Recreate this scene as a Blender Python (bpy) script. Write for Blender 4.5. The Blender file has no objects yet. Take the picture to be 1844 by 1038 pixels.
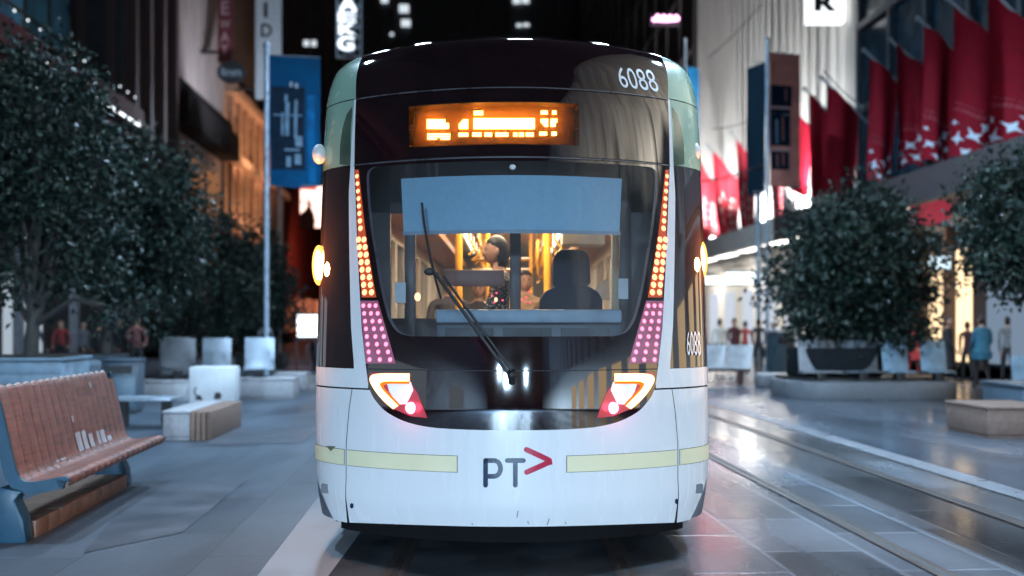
import bpy, bmesh, math, random
import numpy as np
from mathutils import Vector, Matrix
rnd = random.Random(11)
R = math.radians
scene = bpy.context.scene
COL = scene.collection
PI = math.pi

# ------------------------------------------------------------------ camera frame
F, U0, V0, CH = 1855.0, 922.0, 585.0, 1.55      # focal length in photo pixels, principal column, horizon row, eye height
def P(u, v, y):                                  # photo pixel at depth y -> world point
    return Vector(((u - U0) * y / F, y, CH - (v - V0) * y / F))
def G(u, v, z=0.0):                              # photo pixel of a point standing at height z
    y = (CH - z) * F / (v - V0)
    return Vector(((u - U0) * y / F, y, z))
HEAD = 0.058                                     # the street runs a little left of the tram's own axis
STREET = Matrix.Rotation(HEAD, 4, 'Z')
def st(x, y, z=0.0):
    return STREET @ Vector((x, y, z))

# ------------------------------------------------------------------ objects
def tag(o, label=None, cat=None, group=None, kind=None):
    if label: o['label'] = label
    if cat: o['category'] = cat
    if group: o['group'] = group
    if kind: o['kind'] = kind
    return o
def empty(name, loc, label, cat, group=None, rotz=0.0):
    o = bpy.data.objects.new(name, None); COL.objects.link(o)
    o.location = loc; o.rotation_euler = (0, 0, rotz); o.empty_display_size = .2
    return tag(o, label, cat, group)
def origin_of(parent):
    while parent.parent: parent = parent.parent
    return Vector(parent.location)
def dup(root, loc, rotz=None, label=None, scale=None):
    r = root.copy(); COL.objects.link(r); r.location = loc
    if rotz is not None: r.rotation_euler = (0, 0, rotz)
    if label: r['label'] = label
    if scale: r.scale = scale
    for ch in list(root.children):
        c = ch.copy(); COL.objects.link(c); c.parent = r
        for g in list(ch.children):
            d = g.copy(); COL.objects.link(d); d.parent = c
    return r

class MB:
    """collects shapes; build() links them as ONE mesh object"""
    def __init__(s, M=None):
        s.v, s.f, s.mi, s.M, s.cuts = [], [], [], M, []
    def add(s, verts, faces, mat=0):
        b = len(s.v); s.cuts.append((b, len(s.f)))
        for p in verts:
            p = Vector(p)
            s.v.append(s.M @ p if s.M is not None else p)
        for q in faces:
            s.f.append([b + i for i in q]); s.mi.append(mat)
        return s
    def box(s, x0, x1, y0, y1, z0, z1, mat=0):
        v = [(x, y, z) for z in (z0, z1) for y in (y0, y1) for x in (x0, x1)]
        return s.add(v, [(0, 2, 3, 1), (4, 5, 7, 6), (0, 1, 5, 4), (2, 6, 7, 3), (0, 4, 6, 2), (1, 3, 7, 5)], mat)
    def quad(s, a, b, c, d, mat=0):
        return s.add([a, b, c, d], [(0, 1, 2, 3)], mat)
    def prism(s, poly, axis, h0, h1, mat=0):      # poly in the two other axes, extruded along axis
        def mk(p, h):
            return {'x': (h, p[0], p[1]), 'y': (p[0], h, p[1]), 'z': (p[0], p[1], h)}[axis]
        n = len(poly)
        v = [mk(p, h0) for p in poly] + [mk(p, h1) for p in poly]
        fs = [list(range(n))[::-1], list(range(n, 2 * n))]
        fs += [(i, (i + 1) % n, n + (i + 1) % n, n + i) for i in range(n)]
        return s.add(v, fs, mat)
    def tube(s, pts, r, n=8, mat=0, cap=True):
        pts = [Vector(p) for p in pts]
        rs = r if isinstance(r, (list, tuple)) else [r] * len(pts)
        up = Vector((0, 0, 1)); verts, faces = [], []
        px = None
        for i, p in enumerate(pts):
            d = (pts[min(i + 1, len(pts) - 1)] - pts[max(i - 1, 0)])
            d = d.normalized() if d.length > 1e-9 else Vector((0, 0, 1))
            a = px - d * px.dot(d) if px is not None else d.cross(up)
            if a.length < 1e-4: a = d.cross(Vector((1, 0, 0)))
            a.normalize(); px = a; b = d.cross(a)
            for k in range(n):
                t = 2 * PI * k / n
                verts.append(p + (a * math.cos(t) + b * math.sin(t)) * rs[i])
        for i in range(len(pts) - 1):
            for k in range(n):
                k2 = (k + 1) % n
                faces.append((i * n + k, i * n + k2, (i + 1) * n + k2, (i + 1) * n + k))
        if cap:
            faces.append(list(range(n))[::-1]); faces.append([(len(pts) - 1) * n + k for k in range(n)])
        return s.add(verts, faces, mat)
    def ball(s, c, rx, ry=None, rz=None, nu=14, nv=10, mat=0):
        ry = ry or rx; rz = rz or rx; c = Vector(c)
        v = [c + Vector((0, 0, rz))]
        for j in range(1, nv):
            a = PI * j / nv
            for i in range(nu):
                b = 2 * PI * i / nu
                v.append(c + Vector((rx * math.sin(a) * math.cos(b), ry * math.sin(a) * math.sin(b), rz * math.cos(a))))
        v.append(c - Vector((0, 0, rz)))
        f = [(0, 1 + i, 1 + (i + 1) % nu) for i in range(nu)]
        for j in range(nv - 2):
            for i in range(nu):
                a, b = 1 + j * nu + i, 1 + j * nu + (i + 1) % nu
                f.append((a, a + nu, b + nu, b))
        e = len(v) - 1; o = 1 + (nv - 2) * nu
        f += [(o + i, e, o + (i + 1) % nu) for i in range(nu)]
        return s.add(v, f, mat)
    def lathe(s, prof, c=(0, 0, 0), n=20, mat=0):
        c = Vector(c); v, f = [], []
        for (r, z) in prof:
            for i in range(n):
                t = 2 * PI * i / n
                v.append(c + Vector((r * math.cos(t), r * math.sin(t), z)))
        for j in range(len(prof) - 1):
            for i in range(n):
                k = (i + 1) % n
                f.append((j * n + i, j * n + k, (j + 1) * n + k, (j + 1) * n + i))
        f.append(list(range(n))[::-1]); f.append([(len(prof) - 1) * n + i for i in range(n)])
        return s.add(v, f, mat)
    def each(s, name, mats, parent=None, **kw):    # every added shape becomes an object of its own
        out = []; ends = s.cuts[1:] + [(len(s.v), len(s.f))]
        for (v0, f0), (v1, f1) in zip(s.cuts, ends):
            q = MB(); q.v = s.v[v0:v1]; q.f = [[i - v0 for i in f] for f in s.f[f0:f1]]; q.mi = s.mi[f0:f1]
            out.append(q.build(name, mats, parent, **kw))
        return out
    def build(s, name, mats, parent=None, loc=None, smooth=False, bevel=0.0, normals=None):
        o0 = origin_of(parent) if parent is not None else Vector(loc or (0, 0, 0))
        me = bpy.data.meshes.new(name)
        me.from_pydata([p - o0 for p in s.v], [], s.f)
        for m in (mats if isinstance(mats, (list, tuple)) else [mats]): me.materials.append(m)
        me.polygons.foreach_set('material_index', s.mi)
        if bevel:
            bm = bmesh.new(); bm.from_mesh(me)
            bmesh.ops.remove_doubles(bm, verts=bm.verts, dist=1e-5)
            es = [e for e in bm.edges if len(e.link_faces) == 2 and e.calc_face_angle(0) > .5]
            bmesh.ops.bevel(bm, geom=es, offset=bevel, segments=2, profile=.5, affect='EDGES', clamp_overlap=True)
            bm.to_mesh(me); bm.free()
        if smooth or bevel:
            me.polygons.foreach_set('use_smooth', [True] * len(me.polygons))
            if not normals: me.set_sharp_from_angle(angle=R(38))
        if normals:
            me.normals_split_custom_set_from_vertices(normals)
        me.update()
        o = bpy.data.objects.new(name, me); COL.objects.link(o)
        if parent is not None: o.parent = parent
        else: o.location = o0
        return o

_tc = {}
def text2d(s, bold=0.0):
    """outline of a string as flat verts and faces, its width and height"""
    if (s, bold) in _tc: vs, fs, bb = _tc[(s, bold)]
    else:
        cu = bpy.data.curves.new('t', 'FONT'); cu.body = s; cu.resolution_u = 3; cu.offset = bold
        ob = bpy.data.objects.new('t', cu); COL.objects.link(ob)
        dg = bpy.context.evaluated_depsgraph_get(); dg.update()
        me = bpy.data.meshes.new_from_object(ob.evaluated_get(dg))
        vs = [(v.co.x, v.co.y) for v in me.vertices]; fs = [list(p.vertices) for p in me.polygons]
        bpy.data.objects.remove(ob); bpy.data.curves.remove(cu); bpy.data.meshes.remove(me)
        xs = [a for a, b in vs]; ys = [b for a, b in vs]
        bb = (min(xs), min(ys), max(xs), max(ys)); _tc[(s, bold)] = (vs, fs, bb)
    w = bb[2] - bb[0]; h = bb[3] - bb[1]
    return [((x - bb[0]) / w, (y - bb[1]) / h) for x, y in vs], fs, w / h      # unit square coordinates, aspect

# ------------------------------------------------------------------ materials
def nt(m):
    m.use_nodes = True
    return m.node_tree.nodes, m.node_tree.links, m.node_tree.nodes['Principled BSDF']
def pm(name, col, rough=.5, metal=0.0, var=.18, scale=6.0, bump=0.0, coat=0.0, emis=None, estr=0.0, spec=.5, rvar=.1, stretch=None):
    m = bpy.data.materials.new(name); N, L, b = nt(m)
    b.inputs['Metallic'].default_value = metal
    b.inputs['Specular IOR Level'].default_value = spec
    b.inputs['Coat Weight'].default_value = coat; b.inputs['Coat IOR'].default_value = 1.75 if coat >= 1 else 1.5; b.inputs['Coat Roughness'].default_value = .04
    tc = N.new('ShaderNodeTexCoord'); mp = N.new('ShaderNodeMapping')
    if stretch: mp.inputs['Scale'].default_value = stretch
    L.new(tc.outputs['Object'], mp.inputs['Vector'])
    nz = N.new('ShaderNodeTexNoise'); nz.inputs['Scale'].default_value = scale; nz.inputs['Detail'].default_value = 6
    L.new(mp.outputs[0], nz.inputs['Vector'])
    rp = N.new('ShaderNodeValToRGB')
    lo = [max(0, c * (1 - var)) for c in col]; hi = [min(1, c * (1 + var)) for c in col]
    rp.color_ramp.elements[0].color = (*lo, 1); rp.color_ramp.elements[1].color = (*hi, 1)
    rp.color_ramp.elements[0].position = .32; rp.color_ramp.elements[1].position = .68
    L.new(nz.outputs['Fac'], rp.inputs['Fac']); L.new(rp.outputs['Color'], b.inputs['Base Color'])
    mr = N.new('ShaderNodeMapRange'); mr.inputs['To Min'].default_value = max(.02, rough - rvar); mr.inputs['To Max'].default_value = min(1, rough + rvar)
    mr.inputs['From Min'].default_value = .3; mr.inputs['From Max'].default_value = .7
    L.new(nz.outputs['Fac'], mr.inputs['Value']); L.new(mr.outputs[0], b.inputs['Roughness'])
    if bump:
        bp = N.new('ShaderNodeBump'); bp.inputs['Strength'].default_value = bump; bp.inputs['Distance'].default_value = .02
        n2 = N.new('ShaderNodeTexNoise'); n2.inputs['Scale'].default_value = scale * 5; n2.inputs['Detail'].default_value = 4
        L.new(mp.outputs[0], n2.inputs['Vector']); L.new(n2.outputs['Fac'], bp.inputs['Height']); L.new(bp.outputs[0], b.inputs['Normal'])
    if emis:
        b.inputs['Emission Color'].default_value = (*emis, 1); b.inputs['Emission Strength'].default_value = estr
    return m
def em(name, col, s):
    m = bpy.data.materials.new(name); N, L, b = nt(m)
    N.remove(b); e = N.new('ShaderNodeEmission'); e.inputs['Color'].default_value = (*col, 1); e.inputs['Strength'].default_value = s
    L.new(e.outputs[0], N['Material Output'].inputs['Surface'])
    return m
def glass(name, tint, ior=1.5, rough=0.0, haze=0.0):
    m = bpy.data.materials.new(name); N, L, b = nt(m); N.remove(b)
    t = N.new('ShaderNodeBsdfTransparent'); t.inputs[0].default_value = (*tint, 1)
    g = N.new('ShaderNodeBsdfGlossy'); g.inputs['Roughness'].default_value = rough
    fr = N.new('ShaderNodeFresnel'); fr.inputs['IOR'].default_value = ior
    mx = N.new('ShaderNodeMixShader')
    L.new(fr.outputs[0], mx.inputs[0]); L.new(t.outputs[0], mx.inputs[1]); L.new(g.outputs[0], mx.inputs[2])
    out = mx
    if haze:                                     # pale diffuse film stands in for haze reflected by the pane
        d = N.new('ShaderNodeBsdfDiffuse'); d.inputs[0].default_value = (.75, .78, .82, 1); tc = N.new('ShaderNodeTexCoord'); nz = N.new('ShaderNodeTexNoise'); nz.inputs['Scale'].default_value = 1.6; nz.inputs['Detail'].default_value = 6
        L.new(tc.outputs['Object'], nz.inputs['Vector']); r = N.new('ShaderNodeMapRange'); r.inputs['From Min'].default_value = .3; r.inputs['From Max'].default_value = .7; r.inputs['To Min'].default_value = haze * .5; r.inputs['To Max'].default_value = haze * 1.5
        L.new(nz.outputs['Fac'], r.inputs['Value']); m2 = N.new('ShaderNodeMixShader'); L.new(r.outputs[0], m2.inputs[0]); L.new(mx.outputs[0], m2.inputs[1]); L.new(d.outputs[0], m2.inputs[2]); out = m2
    L.new(out.outputs[0], N['Material Output'].inputs['Surface'])
    return m
def lamp(kind, name, loc, power, col, target=None, size=.3, angle=70, blend=.6, parent=None):
    ld = bpy.data.lights.new(name, kind); ld.energy = power; ld.color = col
    if kind == 'AREA': ld.shape = 'DISK'; ld.size = size
    else: ld.shadow_soft_size = size
    if kind == 'SPOT': ld.spot_size = R(angle); ld.spot_blend = blend
    o = bpy.data.objects.new(name, ld); COL.objects.link(o)
    loc = Vector(loc)
    d = (Vector(target) - loc) if target is not None else Vector((0, 0, -1))
    o.rotation_euler = d.to_track_quat('-Z', 'Y').to_euler()
    if parent is not None:
        o.parent = parent; o.location = loc - origin_of(parent)
    else: o.location = loc
    return o
M = {}
def mats():
    M['white'] = pm('white_paint', (.79, .80, .82), .26, var=.008, scale=2.2, coat=.6, rvar=.05, stretch=(5, 5, .6))
    M['green'] = pm('green_paint', (.26, .40, .31), .25, var=.04, coat=.6, rvar=.04)
    M['black_glass'] = pm('black_glass', (.012, .005, .007), .04, var=.2, coat=1.0, rvar=.02, spec=1.0)  # maroon in the black stands in for red lamp glow
    M['dark_window'] = pm('dark_window_glass', (.018, .010, .011), .03, var=.2, rvar=.01, spec=1.0, coat=1.0)
    M['seam'] = pm('panel_gap', (.02, .02, .024), .7)
    M['rubber'] = pm('rubber', (.018, .018, .02), .55)
    M['skirt'] = pm('grey_skirt', (.10, .125, .15), .5)
    M['under'] = pm('underframe_black', (.008, .008, .009), .9, spec=.08)  # near-black puts the shade under the floor into the colour
    M['yellow_band'] = pm('yellow_reflector', (.84, .78, .52), .35, var=.03)
    M['navy'] = pm('navy_vinyl', (.008, .026, .06), .22, var=.1, rvar=.03)
    M['logo_red'] = pm('red_vinyl', (.50, .02, .06), .22, var=.05, rvar=.03)
    M['decal'] = pm('white_vinyl', (.85, .88, .92), .35, var=.02, emis=(.8, .9, 1), estr=.0)
    M['steel'] = pm('brushed_steel', (.45, .48, .52), .28, metal=.9)
    M['wind'] = glass('windscreen_glass', (.76, .81, .84), 1.5, 0, .042)
    M['clear'] = glass('clear_cover', (.93, .93, .95), 1.45)
    M['amber_led'] = em('amber_led', (1, .25, .11), 5.5)
    M['red_led'] = em('red_led', (1, .13, .22), 5.0)
    M['text_led'] = em('display_led', (1, .46, .08), 26)
    M['drl'] = em('amber_running_lamp', (1, .42, .17), 6.5)
    M['tail'] = em('red_lamp', (1, .10, .22), 14)
    M['ind'] = em('indicator_core', (1, .60, .22), 22)
    M['blind'] = pm('blue_grey_blind', (.34, .57, .74), .75, var=.05, scale=30)
    M['dash'] = pm('dash_top', (.30, .38, .46), .5)
    M['cab_dark'] = pm('cab_dark_plastic', (.03, .027, .03), .55)
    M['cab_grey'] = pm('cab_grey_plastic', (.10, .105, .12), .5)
    M['seat_f'] = pm('seat_fabric', (.022, .018, .028), .85, scale=60)
    M['cream'] = pm('cream_interior', (.62, .54, .44), .45, var=.06)
    M['rail_y'] = pm('yellow_handrail', (.75, .33, .03), .35, var=.05)
    M['saloon_lamp'] = em('saloon_lamp', (1, .84, .60), 5.0)
    M['orange_p'] = pm('orange_panel', (.55, .20, .05), .5)
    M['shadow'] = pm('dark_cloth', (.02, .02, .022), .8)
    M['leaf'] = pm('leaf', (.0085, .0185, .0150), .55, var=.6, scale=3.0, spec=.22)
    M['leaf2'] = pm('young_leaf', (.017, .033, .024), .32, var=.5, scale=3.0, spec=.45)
    M['bark'] = pm('bark', (.055, .05, .047), .8, bump=.6, scale=12)
    M['granite'] = pm('pale_granite', (.40, .40, .42), .55, var=.14, scale=22, bump=.15)
    M['warm_stone'] = pm('warm_stone', (.25, .165, .125), .6, var=.2, scale=14, bump=.2)
    M['bin_stone'] = pm('brown_plinth_stone', (.15, .10, .08), .6, var=.2, scale=14, bump=.2)
    M['wood'] = pm('red_brown_slat', (.20, .086, .064), .5, var=.35, scale=10, bump=.3, stretch=(1, .3, 5))
    M['worn'] = pm('worn_grey_patch', (.42, .42, .45), .6, var=.2, scale=14)
    M['blue_steel'] = pm('blue_painted_steel', (.008, .062, .115), .45, var=.15, coat=.3)
    M['bin_blue'] = pm('slate_blue_metal', (.055, .085, .115), .45, var=.1)
    M['seat_metal'] = pm('pale_seat_metal', (.34, .40, .47), .35, metal=.3, var=.1)
    M['seat_dark'] = pm('dark_seat_metal', (.07, .075, .085), .4, metal=.3)
    M['cabinet'] = pm('white_cabinet_paint', (.66, .68, .70), .5, var=.08, scale=4)
    M['pole'] = pm('blue_grey_pole', (.33, .42, .52), .35, metal=.4)
    M['galv'] = pm('galvanised_arm', (.30, .33, .36), .4, metal=.5)
    M['flag'] = pm('red_flag_cloth', (.30, .010, .024), .7, spec=.1, var=.12, scale=4)
    M['flag_hi'] = pm('bright_red_flag_cloth', (.34, .014, .028), .7, var=.1, scale=4)
    M['print'] = pm('pale_flag_print', (.72, .84, .98), .7, var=.05)
    M['print_d'] = pm('rose_flag_print', (.50, .10, .14), .7, var=.05)
    M['print_w'] = pm('cream_flag_print', (.75, .62, .58), .7, var=.05)
    M['skin'] = pm('skin', (.46, .26, .18), .5, var=.08)
    M['hair'] = pm('black_hair', (.012, .009, .008), .5, var=.2, scale=30)
    M['lampglass'] = em('street_lamp_glass', (.80, .90, 1), 22)
    M['black'] = pm('black_metal', (.015, .015, .017), .5)
    M['maroon'] = pm('maroon_paint', (.11, .022, .03), .6)
# ------------------------------------------------------------------ the tram's front as one analytic surface
Y0, LB, EN, EE = 6.4, .80, 1.4, .12
KK = math.sqrt(1 + EE * EE) - EE
def curve(tab):
    xs = [a for a, b in tab]; ys = [b for a, b in tab]; n = len(xs)
    d = [(ys[i + 1] - ys[i]) / (xs[i + 1] - xs[i]) for i in range(n - 1)]
    m = [d[0]] + [0 if d[i - 1] * d[i] <= 0 else 2 * d[i - 1] * d[i] / (d[i - 1] + d[i]) for i in range(1, n - 1)] + [d[-1]]
    def f(x):
        if x <= xs[0]: return ys[0] + (x - xs[0]) * m[0]
        if x >= xs[-1]: return ys[-1] + (x - xs[-1]) * m[-1]
        i = max(k for k in range(n - 1) if xs[k] <= x)
        h = xs[i + 1] - xs[i]; t = (x - xs[i]) / h
        return ((1 + 2 * t) * (1 - t) ** 2 * ys[i] + t * (1 - t) ** 2 * h * m[i] + t * t * (3 - 2 * t) * ys[i + 1] + t * t * (t - 1) * h * m[i + 1])
    return f
ZTOP, ZBOT = 3.52, .285
yc = curve([(.2, .07), (.285, .04), (.45, .005), (.7, 0), (1.0, .004), (1.25, .02), (1.6, .06), (2.1, .13), (2.6, .215), (3.0, .30), (3.2, .365), (3.36, .43), (3.46, .51), (3.52, .64)])
WW = curve([(.2, 1.335), (.285, 1.345), (.45, 1.362), (.6, 1.366), (1.0, 1.367), (1.6, 1.366), (2.7, 1.358), (3.1, 1.350), (3.25, 1.335), (3.38, 1.30), (3.46, 1.24), (3.52, 1.14)])
def bulge(r):
    r = min(abs(r), 1.0)
    rr = (math.sqrt(r * r + EE * EE) - EE) / KK
    return LB * (1 - math.sqrt(max(0.0, 1 - rr ** EN)))
def dbulge(r):
    r = min(abs(r), .99995); q = math.sqrt(r * r + EE * EE); rr = max(1e-9, (q - EE) / KK)
    return LB * EN * rr ** (EN - 1) / (2 * math.sqrt(max(1e-8, 1 - rr ** EN))) * (r / q / KK)
def sr(s): return math.sin(min(abs(s), 1.0) * PI / 2) * (1 if s >= 0 else -1)
def normal(s, z):
    r = sr(s); w = WW(z); sg = 1 if s >= 0 else -1
    dw = (WW(z + .004) - WW(z - .004)) / .008; dc = (yc(z + .004) - yc(z - .004)) / .008
    if abs(s) >= 1: n = Vector((sg, 0, -dw))
    else:
        b = dbulge(r) / w
        n = Vector((sg * b, -1, dc - b * abs(r) * dw))
    return n.normalized()
def pt(s, z, off=0.0):
    w = WW(z); r = sr(s); y = Y0 + yc(z) + bulge(r)
    if abs(s) > 1: y += (abs(s) - 1)
    p = Vector((w * r, y, z))
    return p + normal(s, z) * off if off else p
def pix(u, v):                                   # photo pixel -> (s, z) where its ray first meets the front
    y = 6.3
    def g(y):
        x = (u - U0) * y / F; z = CH - (v - V0) * y / F
        r = abs(x) / WW(z)
        return y - (Y0 + yc(z) + (bulge(r) if r <= 1 else LB + 20 * (r - 1)))
    while g(y) < 0 and y < 8: y += .02
    a, b = y - .02, y
    for _ in range(24):
        c = (a + b) / 2
        if g(c) < 0: a = c
        else: b = c
    y = b; x = (u - U0) * y / F; z = CH - (v - V0) * y / F
    r = max(-1, min(1, x / WW(z)))
    return math.asin(r) / (PI / 2), z
def zc(v, u=U0): return pix(u, v)[1]
def edge(pts):                                   # polyline of pixels -> function s(z)
    q = sorted(((z, s) for s, z in (pix(u, v) for u, v in pts)))
    def f(z):
        if z <= q[0][0]: return q[0][1]
        if z >= q[-1][0]: return q[-1][1]
        for (a, sa), (b, sb) in zip(q, q[1:]):
            if a <= z <= b: return sa + (sb - sa) * (z - a) / max(1e-9, b - a)
    f.zs = [z for z, s in q]
    return f
def dens(pts, k=6):
    out = []
    for (a, b), (c, d) in zip(pts, pts[1:]):
        out += [(a + (c - a) * i / k, b + (d - b) * i / k) for i in range(k)]
    return out + [pts[-1]]
def smoothline(pts, k=6):                        # Catmull-Rom through pixels
    out = []
    for i in range(len(pts) - 1):
        p0, p1, p2, p3 = pts[max(i - 1, 0)], pts[i], pts[i + 1], pts[min(i + 2, len(pts) - 1)]
        for j in range(k):
            t = j / k
            out.append(tuple(.5 * ((2 * p1[c]) + (-p0[c] + p2[c]) * t + (2 * p0[c] - 5 * p1[c] + 4 * p2[c] - p3[c]) * t * t + (-p0[c] + 3 * p1[c] - 3 * p2[c] + p3[c]) * t ** 3) for c in (0, 1)))
    return out + [pts[-1]]
def lin(a, b, n): return [a + (b - a) * i / n for i in range(n + 1)]
class Skin:                                      # patches of the front surface, with the surface's own normals
    def __init__(s): s.mb = MB(); s.n = []
    def grid(s, rows, off=0.0, mat=0, flip=False):
        nr, nc = len(rows), len(rows[0]); vs = []
        for row in rows:
            for (a, z) in row:
                vs.append(pt(a, z, off)); s.n.append(normal(a, z) * (-1 if flip else 1))
        fs = [(i * nc + j, i * nc + j + 1, (i + 1) * nc + j + 1, (i + 1) * nc + j) for i in range(nr - 1) for j in range(nc - 1)]
        s.mb.add(vs, fs, mat); return s
    def rows(s, zs, L, Rr, nc=24, off=0.0, mat=0):
        L = L if callable(L) else (lambda z, c=L: c); Rr = Rr if callable(Rr) else (lambda z, c=Rr: c)
        return s.grid([[(L(z) + (Rr(z) - L(z)) * j / nc, z) for j in range(nc + 1)] for z in zs], off, mat)
    def poly(s, pts, off, mat=0):                # convex pixel polygon, fanned from its middle with an inner ring
        q = [pix(u, v) for u, v in pts]; cs = sum(a for a, z in q) / len(q); cz = sum(z for a, z in q) / len(q)
        rings = [[(cs + (a - cs) * k / 4, cz + (z - cz) * k / 4) for a, z in q + q[:1]] for k in (0.02, 1, 2, 3, 4)]
        return s.grid(rings, off, mat)
    def build(s, name, mats, parent):
        for q in s.mb.f:                         # wind every face to agree with the surface's normal
            n = Vector((0, 0, 0)); v = [s.mb.v[i] for i in q]
            for i in range(len(v)): n += v[i].cross(v[(i + 1) % len(v)])
            if n.dot(s.n[q[0]] + s.n[q[len(q) // 2]]) < 0: q.reverse()
        return s.mb.build(name, mats, parent, smooth=True, normals=s.n)
def mir(f): return lambda z: -f(z)
def mirp(pts): return [(2 * U0 - u, v) for u, v in pts]

def tram():
    T = empty('tram', (0, Y0, 0), 'white tram with black windscreen mask and lit amber sign, facing the camera', 'tram')
    zA, zB = 3.105, 2.633                        # the two horizontal joints above the windscreen
    zS, zW = 1.133, 1.262                        # joint above the bumper, sill of the corner windows
    p_in = edge([(641, 182), (638, 300), (640, 350), (644, 451), (651, 586), (658, 653), (663, 692)])
    p_out = edge([(638, 182), (631, 300), (628, 350), (629, 451), (632, 586), (637, 653), (638, 692)])
    smile_px = smoothline([(663, 692), (668, 708), (678, 724), (697, 743), (731, 760), (776, 770), (837, 774), (880, 775), (U0, 775.2)], 6)
    smile = edge(smile_px)
    blk = edge(smoothline([(641, 182), (641, 150), (645, 122), (656, 100), (676, 86), (700, 78), (716, 74)], 4))
    ws_px = smoothline([(674, 301), (662, 312), (662, 350), (668, 410), (676, 460), (686, 520), (697, 565), (706, 586), (719, 600), (740, 606)], 5)
    ws = edge(ws_px)
    seam = edge([(636, 692), (629, 740), (624, 800), (624, 860), (627, 947)])
    # --- black mask
    k = Skin()
    zs = sorted(set(lin(zA, ZTOP, 26) + lin(3.38, ZTOP, 10)))
    k.rows(zs, blk, mir(blk), 48)
    # roof lip going back
    zd = zc(184), zc(260)
    sdl = edge([(737, 150), (737, 300)]); sdr = edge([(1042, 150), (1042, 300)])
    inL = lambda z: p_in(z)
    k.rows(lin(zd[0], zA - .004, 4), inL, mir(p_in), 48)
    k.rows(lin(zd[1], zd[0], 8), inL, sdl, 10); k.rows(lin(zd[1], zd[0], 8), sdr, mir(p_in), 12)
    k.rows(lin(zB + .004, zd[1], 4), inL, mir(p_in), 48)
    zwt, zwb = ws.zs[-1], ws.zs[0]
    k.rows(lin(zwt, zB - .004, 2), inL, mir(p_in), 48)
    zs = sorted(set([z for z in ws.zs] + lin(zwb, zwt, 30)))
    k.rows(zs, inL, ws, 8); k.rows(zs, mir(ws), mir(p_in), 8)
    z67 = zc(668)
    k.rows(lin(z67 + .003, zwb, 8), inL, mir(p_in), 48)
    lo = lambda z: p_in(z) if z > smile.zs[-1] else smile(z)
    zs = sorted(set([z for z in smile.zs] + lin(smile.zs[-1], z67 - .003, 3)))
    k.rows(zs, lo, mir(lo), 48)
    k.build('front_mask', M['black_glass'], T)
    # dark joints between the mask pieces
    for z, h in ((zA, .004), (zB, .004), (z67, .003)):
        k = Skin(); k.rows([z - h, z + h], p_in, mir(p_in), 48, off=-.006); k.build('mask_joint', M['seam'], T)
    gt = pm('grey_trim', (.16, .16, .18), .3, metal=.5)
    for z in (zA, zB): k = Skin(); k.rows([z - .012, z - .004], p_in, mir(p_in), 48, off=.006); k.build('mask_trim', gt, T)
    # --- windscreen
    k = Skin(); k.rows(sorted(set(ws.zs + lin(zwb, zwt, 30))), ws, mir(ws), 40)
    k.build('windscreen', M['wind'], T)
    k = Skin()
    wsi = lambda z: ws(z) + .012
    sm_ = pm('seal_grey', (.10, .10, .12), .35, metal=.3)
    k.rows(sorted(set(ws.zs + lin(zwb, zwt, 30))), ws, wsi, 1, off=.003); k.build('windscreen_seal', sm_, T)
    k = Skin(); k.rows(sorted(set(ws.zs + lin(zwb, zwt, 30))), lambda z: -wsi(z), mir(ws), 1, off=.003); k.build('windscreen_seal', sm_, T)
    # --- white bumper
    k = Skin()
    z0 = smile.zs[0]
    zb_ = lambda s: .287 - .052 * (abs(s) / .62) ** 2      # the lower edge dips a little towards the corners
    k.rows(lin(.42, z0, 18), seam, mir(seam), 56)
    k.grid([[(s, zb_(s) + (.42 - zb_(s)) * j / 8) for s in lin(seam(.42), -seam(.42), 56)] for j in range(9)])
    zs = sorted(set([z for z in smile.zs if z < zS - .006] + [zS - .006]))
    k.rows(zs, seam, lo, 12); k.rows(zs, mir(lo), mir(seam), 12)
    # rolled lower lip
    n0 = len(k.mb.v); row = lin(seam(.42), -seam(.42), 56)
    k.mb.add([pt(s, zb_(s)) for s in row] + [pt(s, zb_(s)) + Vector((0, .10, -.015)) for s in row], [(i, i + 57, i + 58, i + 1) for i in range(56)])
    k.n += [Vector((0, 0, -1))] * 114
    k.build('bumper', M['white'], T)
    # --- white corner panels, cut away diagonally at the bottom, with the grey skirt behind
    cut_ = edge(dens([(571.5, 862), (578, 885), (590, 914), (605, 944)], 6)); zc_ = cut_.zs[-1]; cut = lambda z: cut_(z) if z <= zc_ else max(-1.9, cut_(zc_) - (z - zc_) * 9)
    for sg in (1, -1):
        k = Skin(); q = Skin(); h = Skin()
        a = lambda z, sg=sg: sg * (seam(z) - .004); b = lambda z, sg=sg: sg * cut(z)
        zlo = lin(.236, zc_ - .0001, 14) ; zhi = lin(zc_, zc_ + .12, 8) + lin(zc_ + .15, zS - .006, 8)
        for zz in (zlo, zhi): k.rows(zz, a, b, 16)
        q.rows(lin(.238, zc_ + .14, 12), lambda z, sg=sg: sg * -.66, sg * -1.9, 24, off=-.008)
        # sill strip above the joint and the slim white pillar between mask and corner window
        k.rows(lin(zS + .005, zW, 4), lambda z, sg=sg: sg * p_in(z), sg * -1.9, 22)
        k.rows(lin(zW, zA, 40), lambda z, sg=sg: sg * p_in(z), lambda z, sg=sg: sg * p_out(z), 3)
        h.rows([zS - .008, zS + .007], lambda z, sg=sg: sg * p_in(z), sg * -1.9, 22, off=-.012)
        h.rows(lin(.24, zS, 16), lambda z, sg=sg: sg * (seam(z) - .006), lambda z, sg=sg: sg * (seam(z) + .002), 1, off=-.006)
        k.build('corner_panel', M['white'], T); q.build('corner_skirt', M['skirt'], T); h.build('panel_joint', M['seam'], T)
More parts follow.
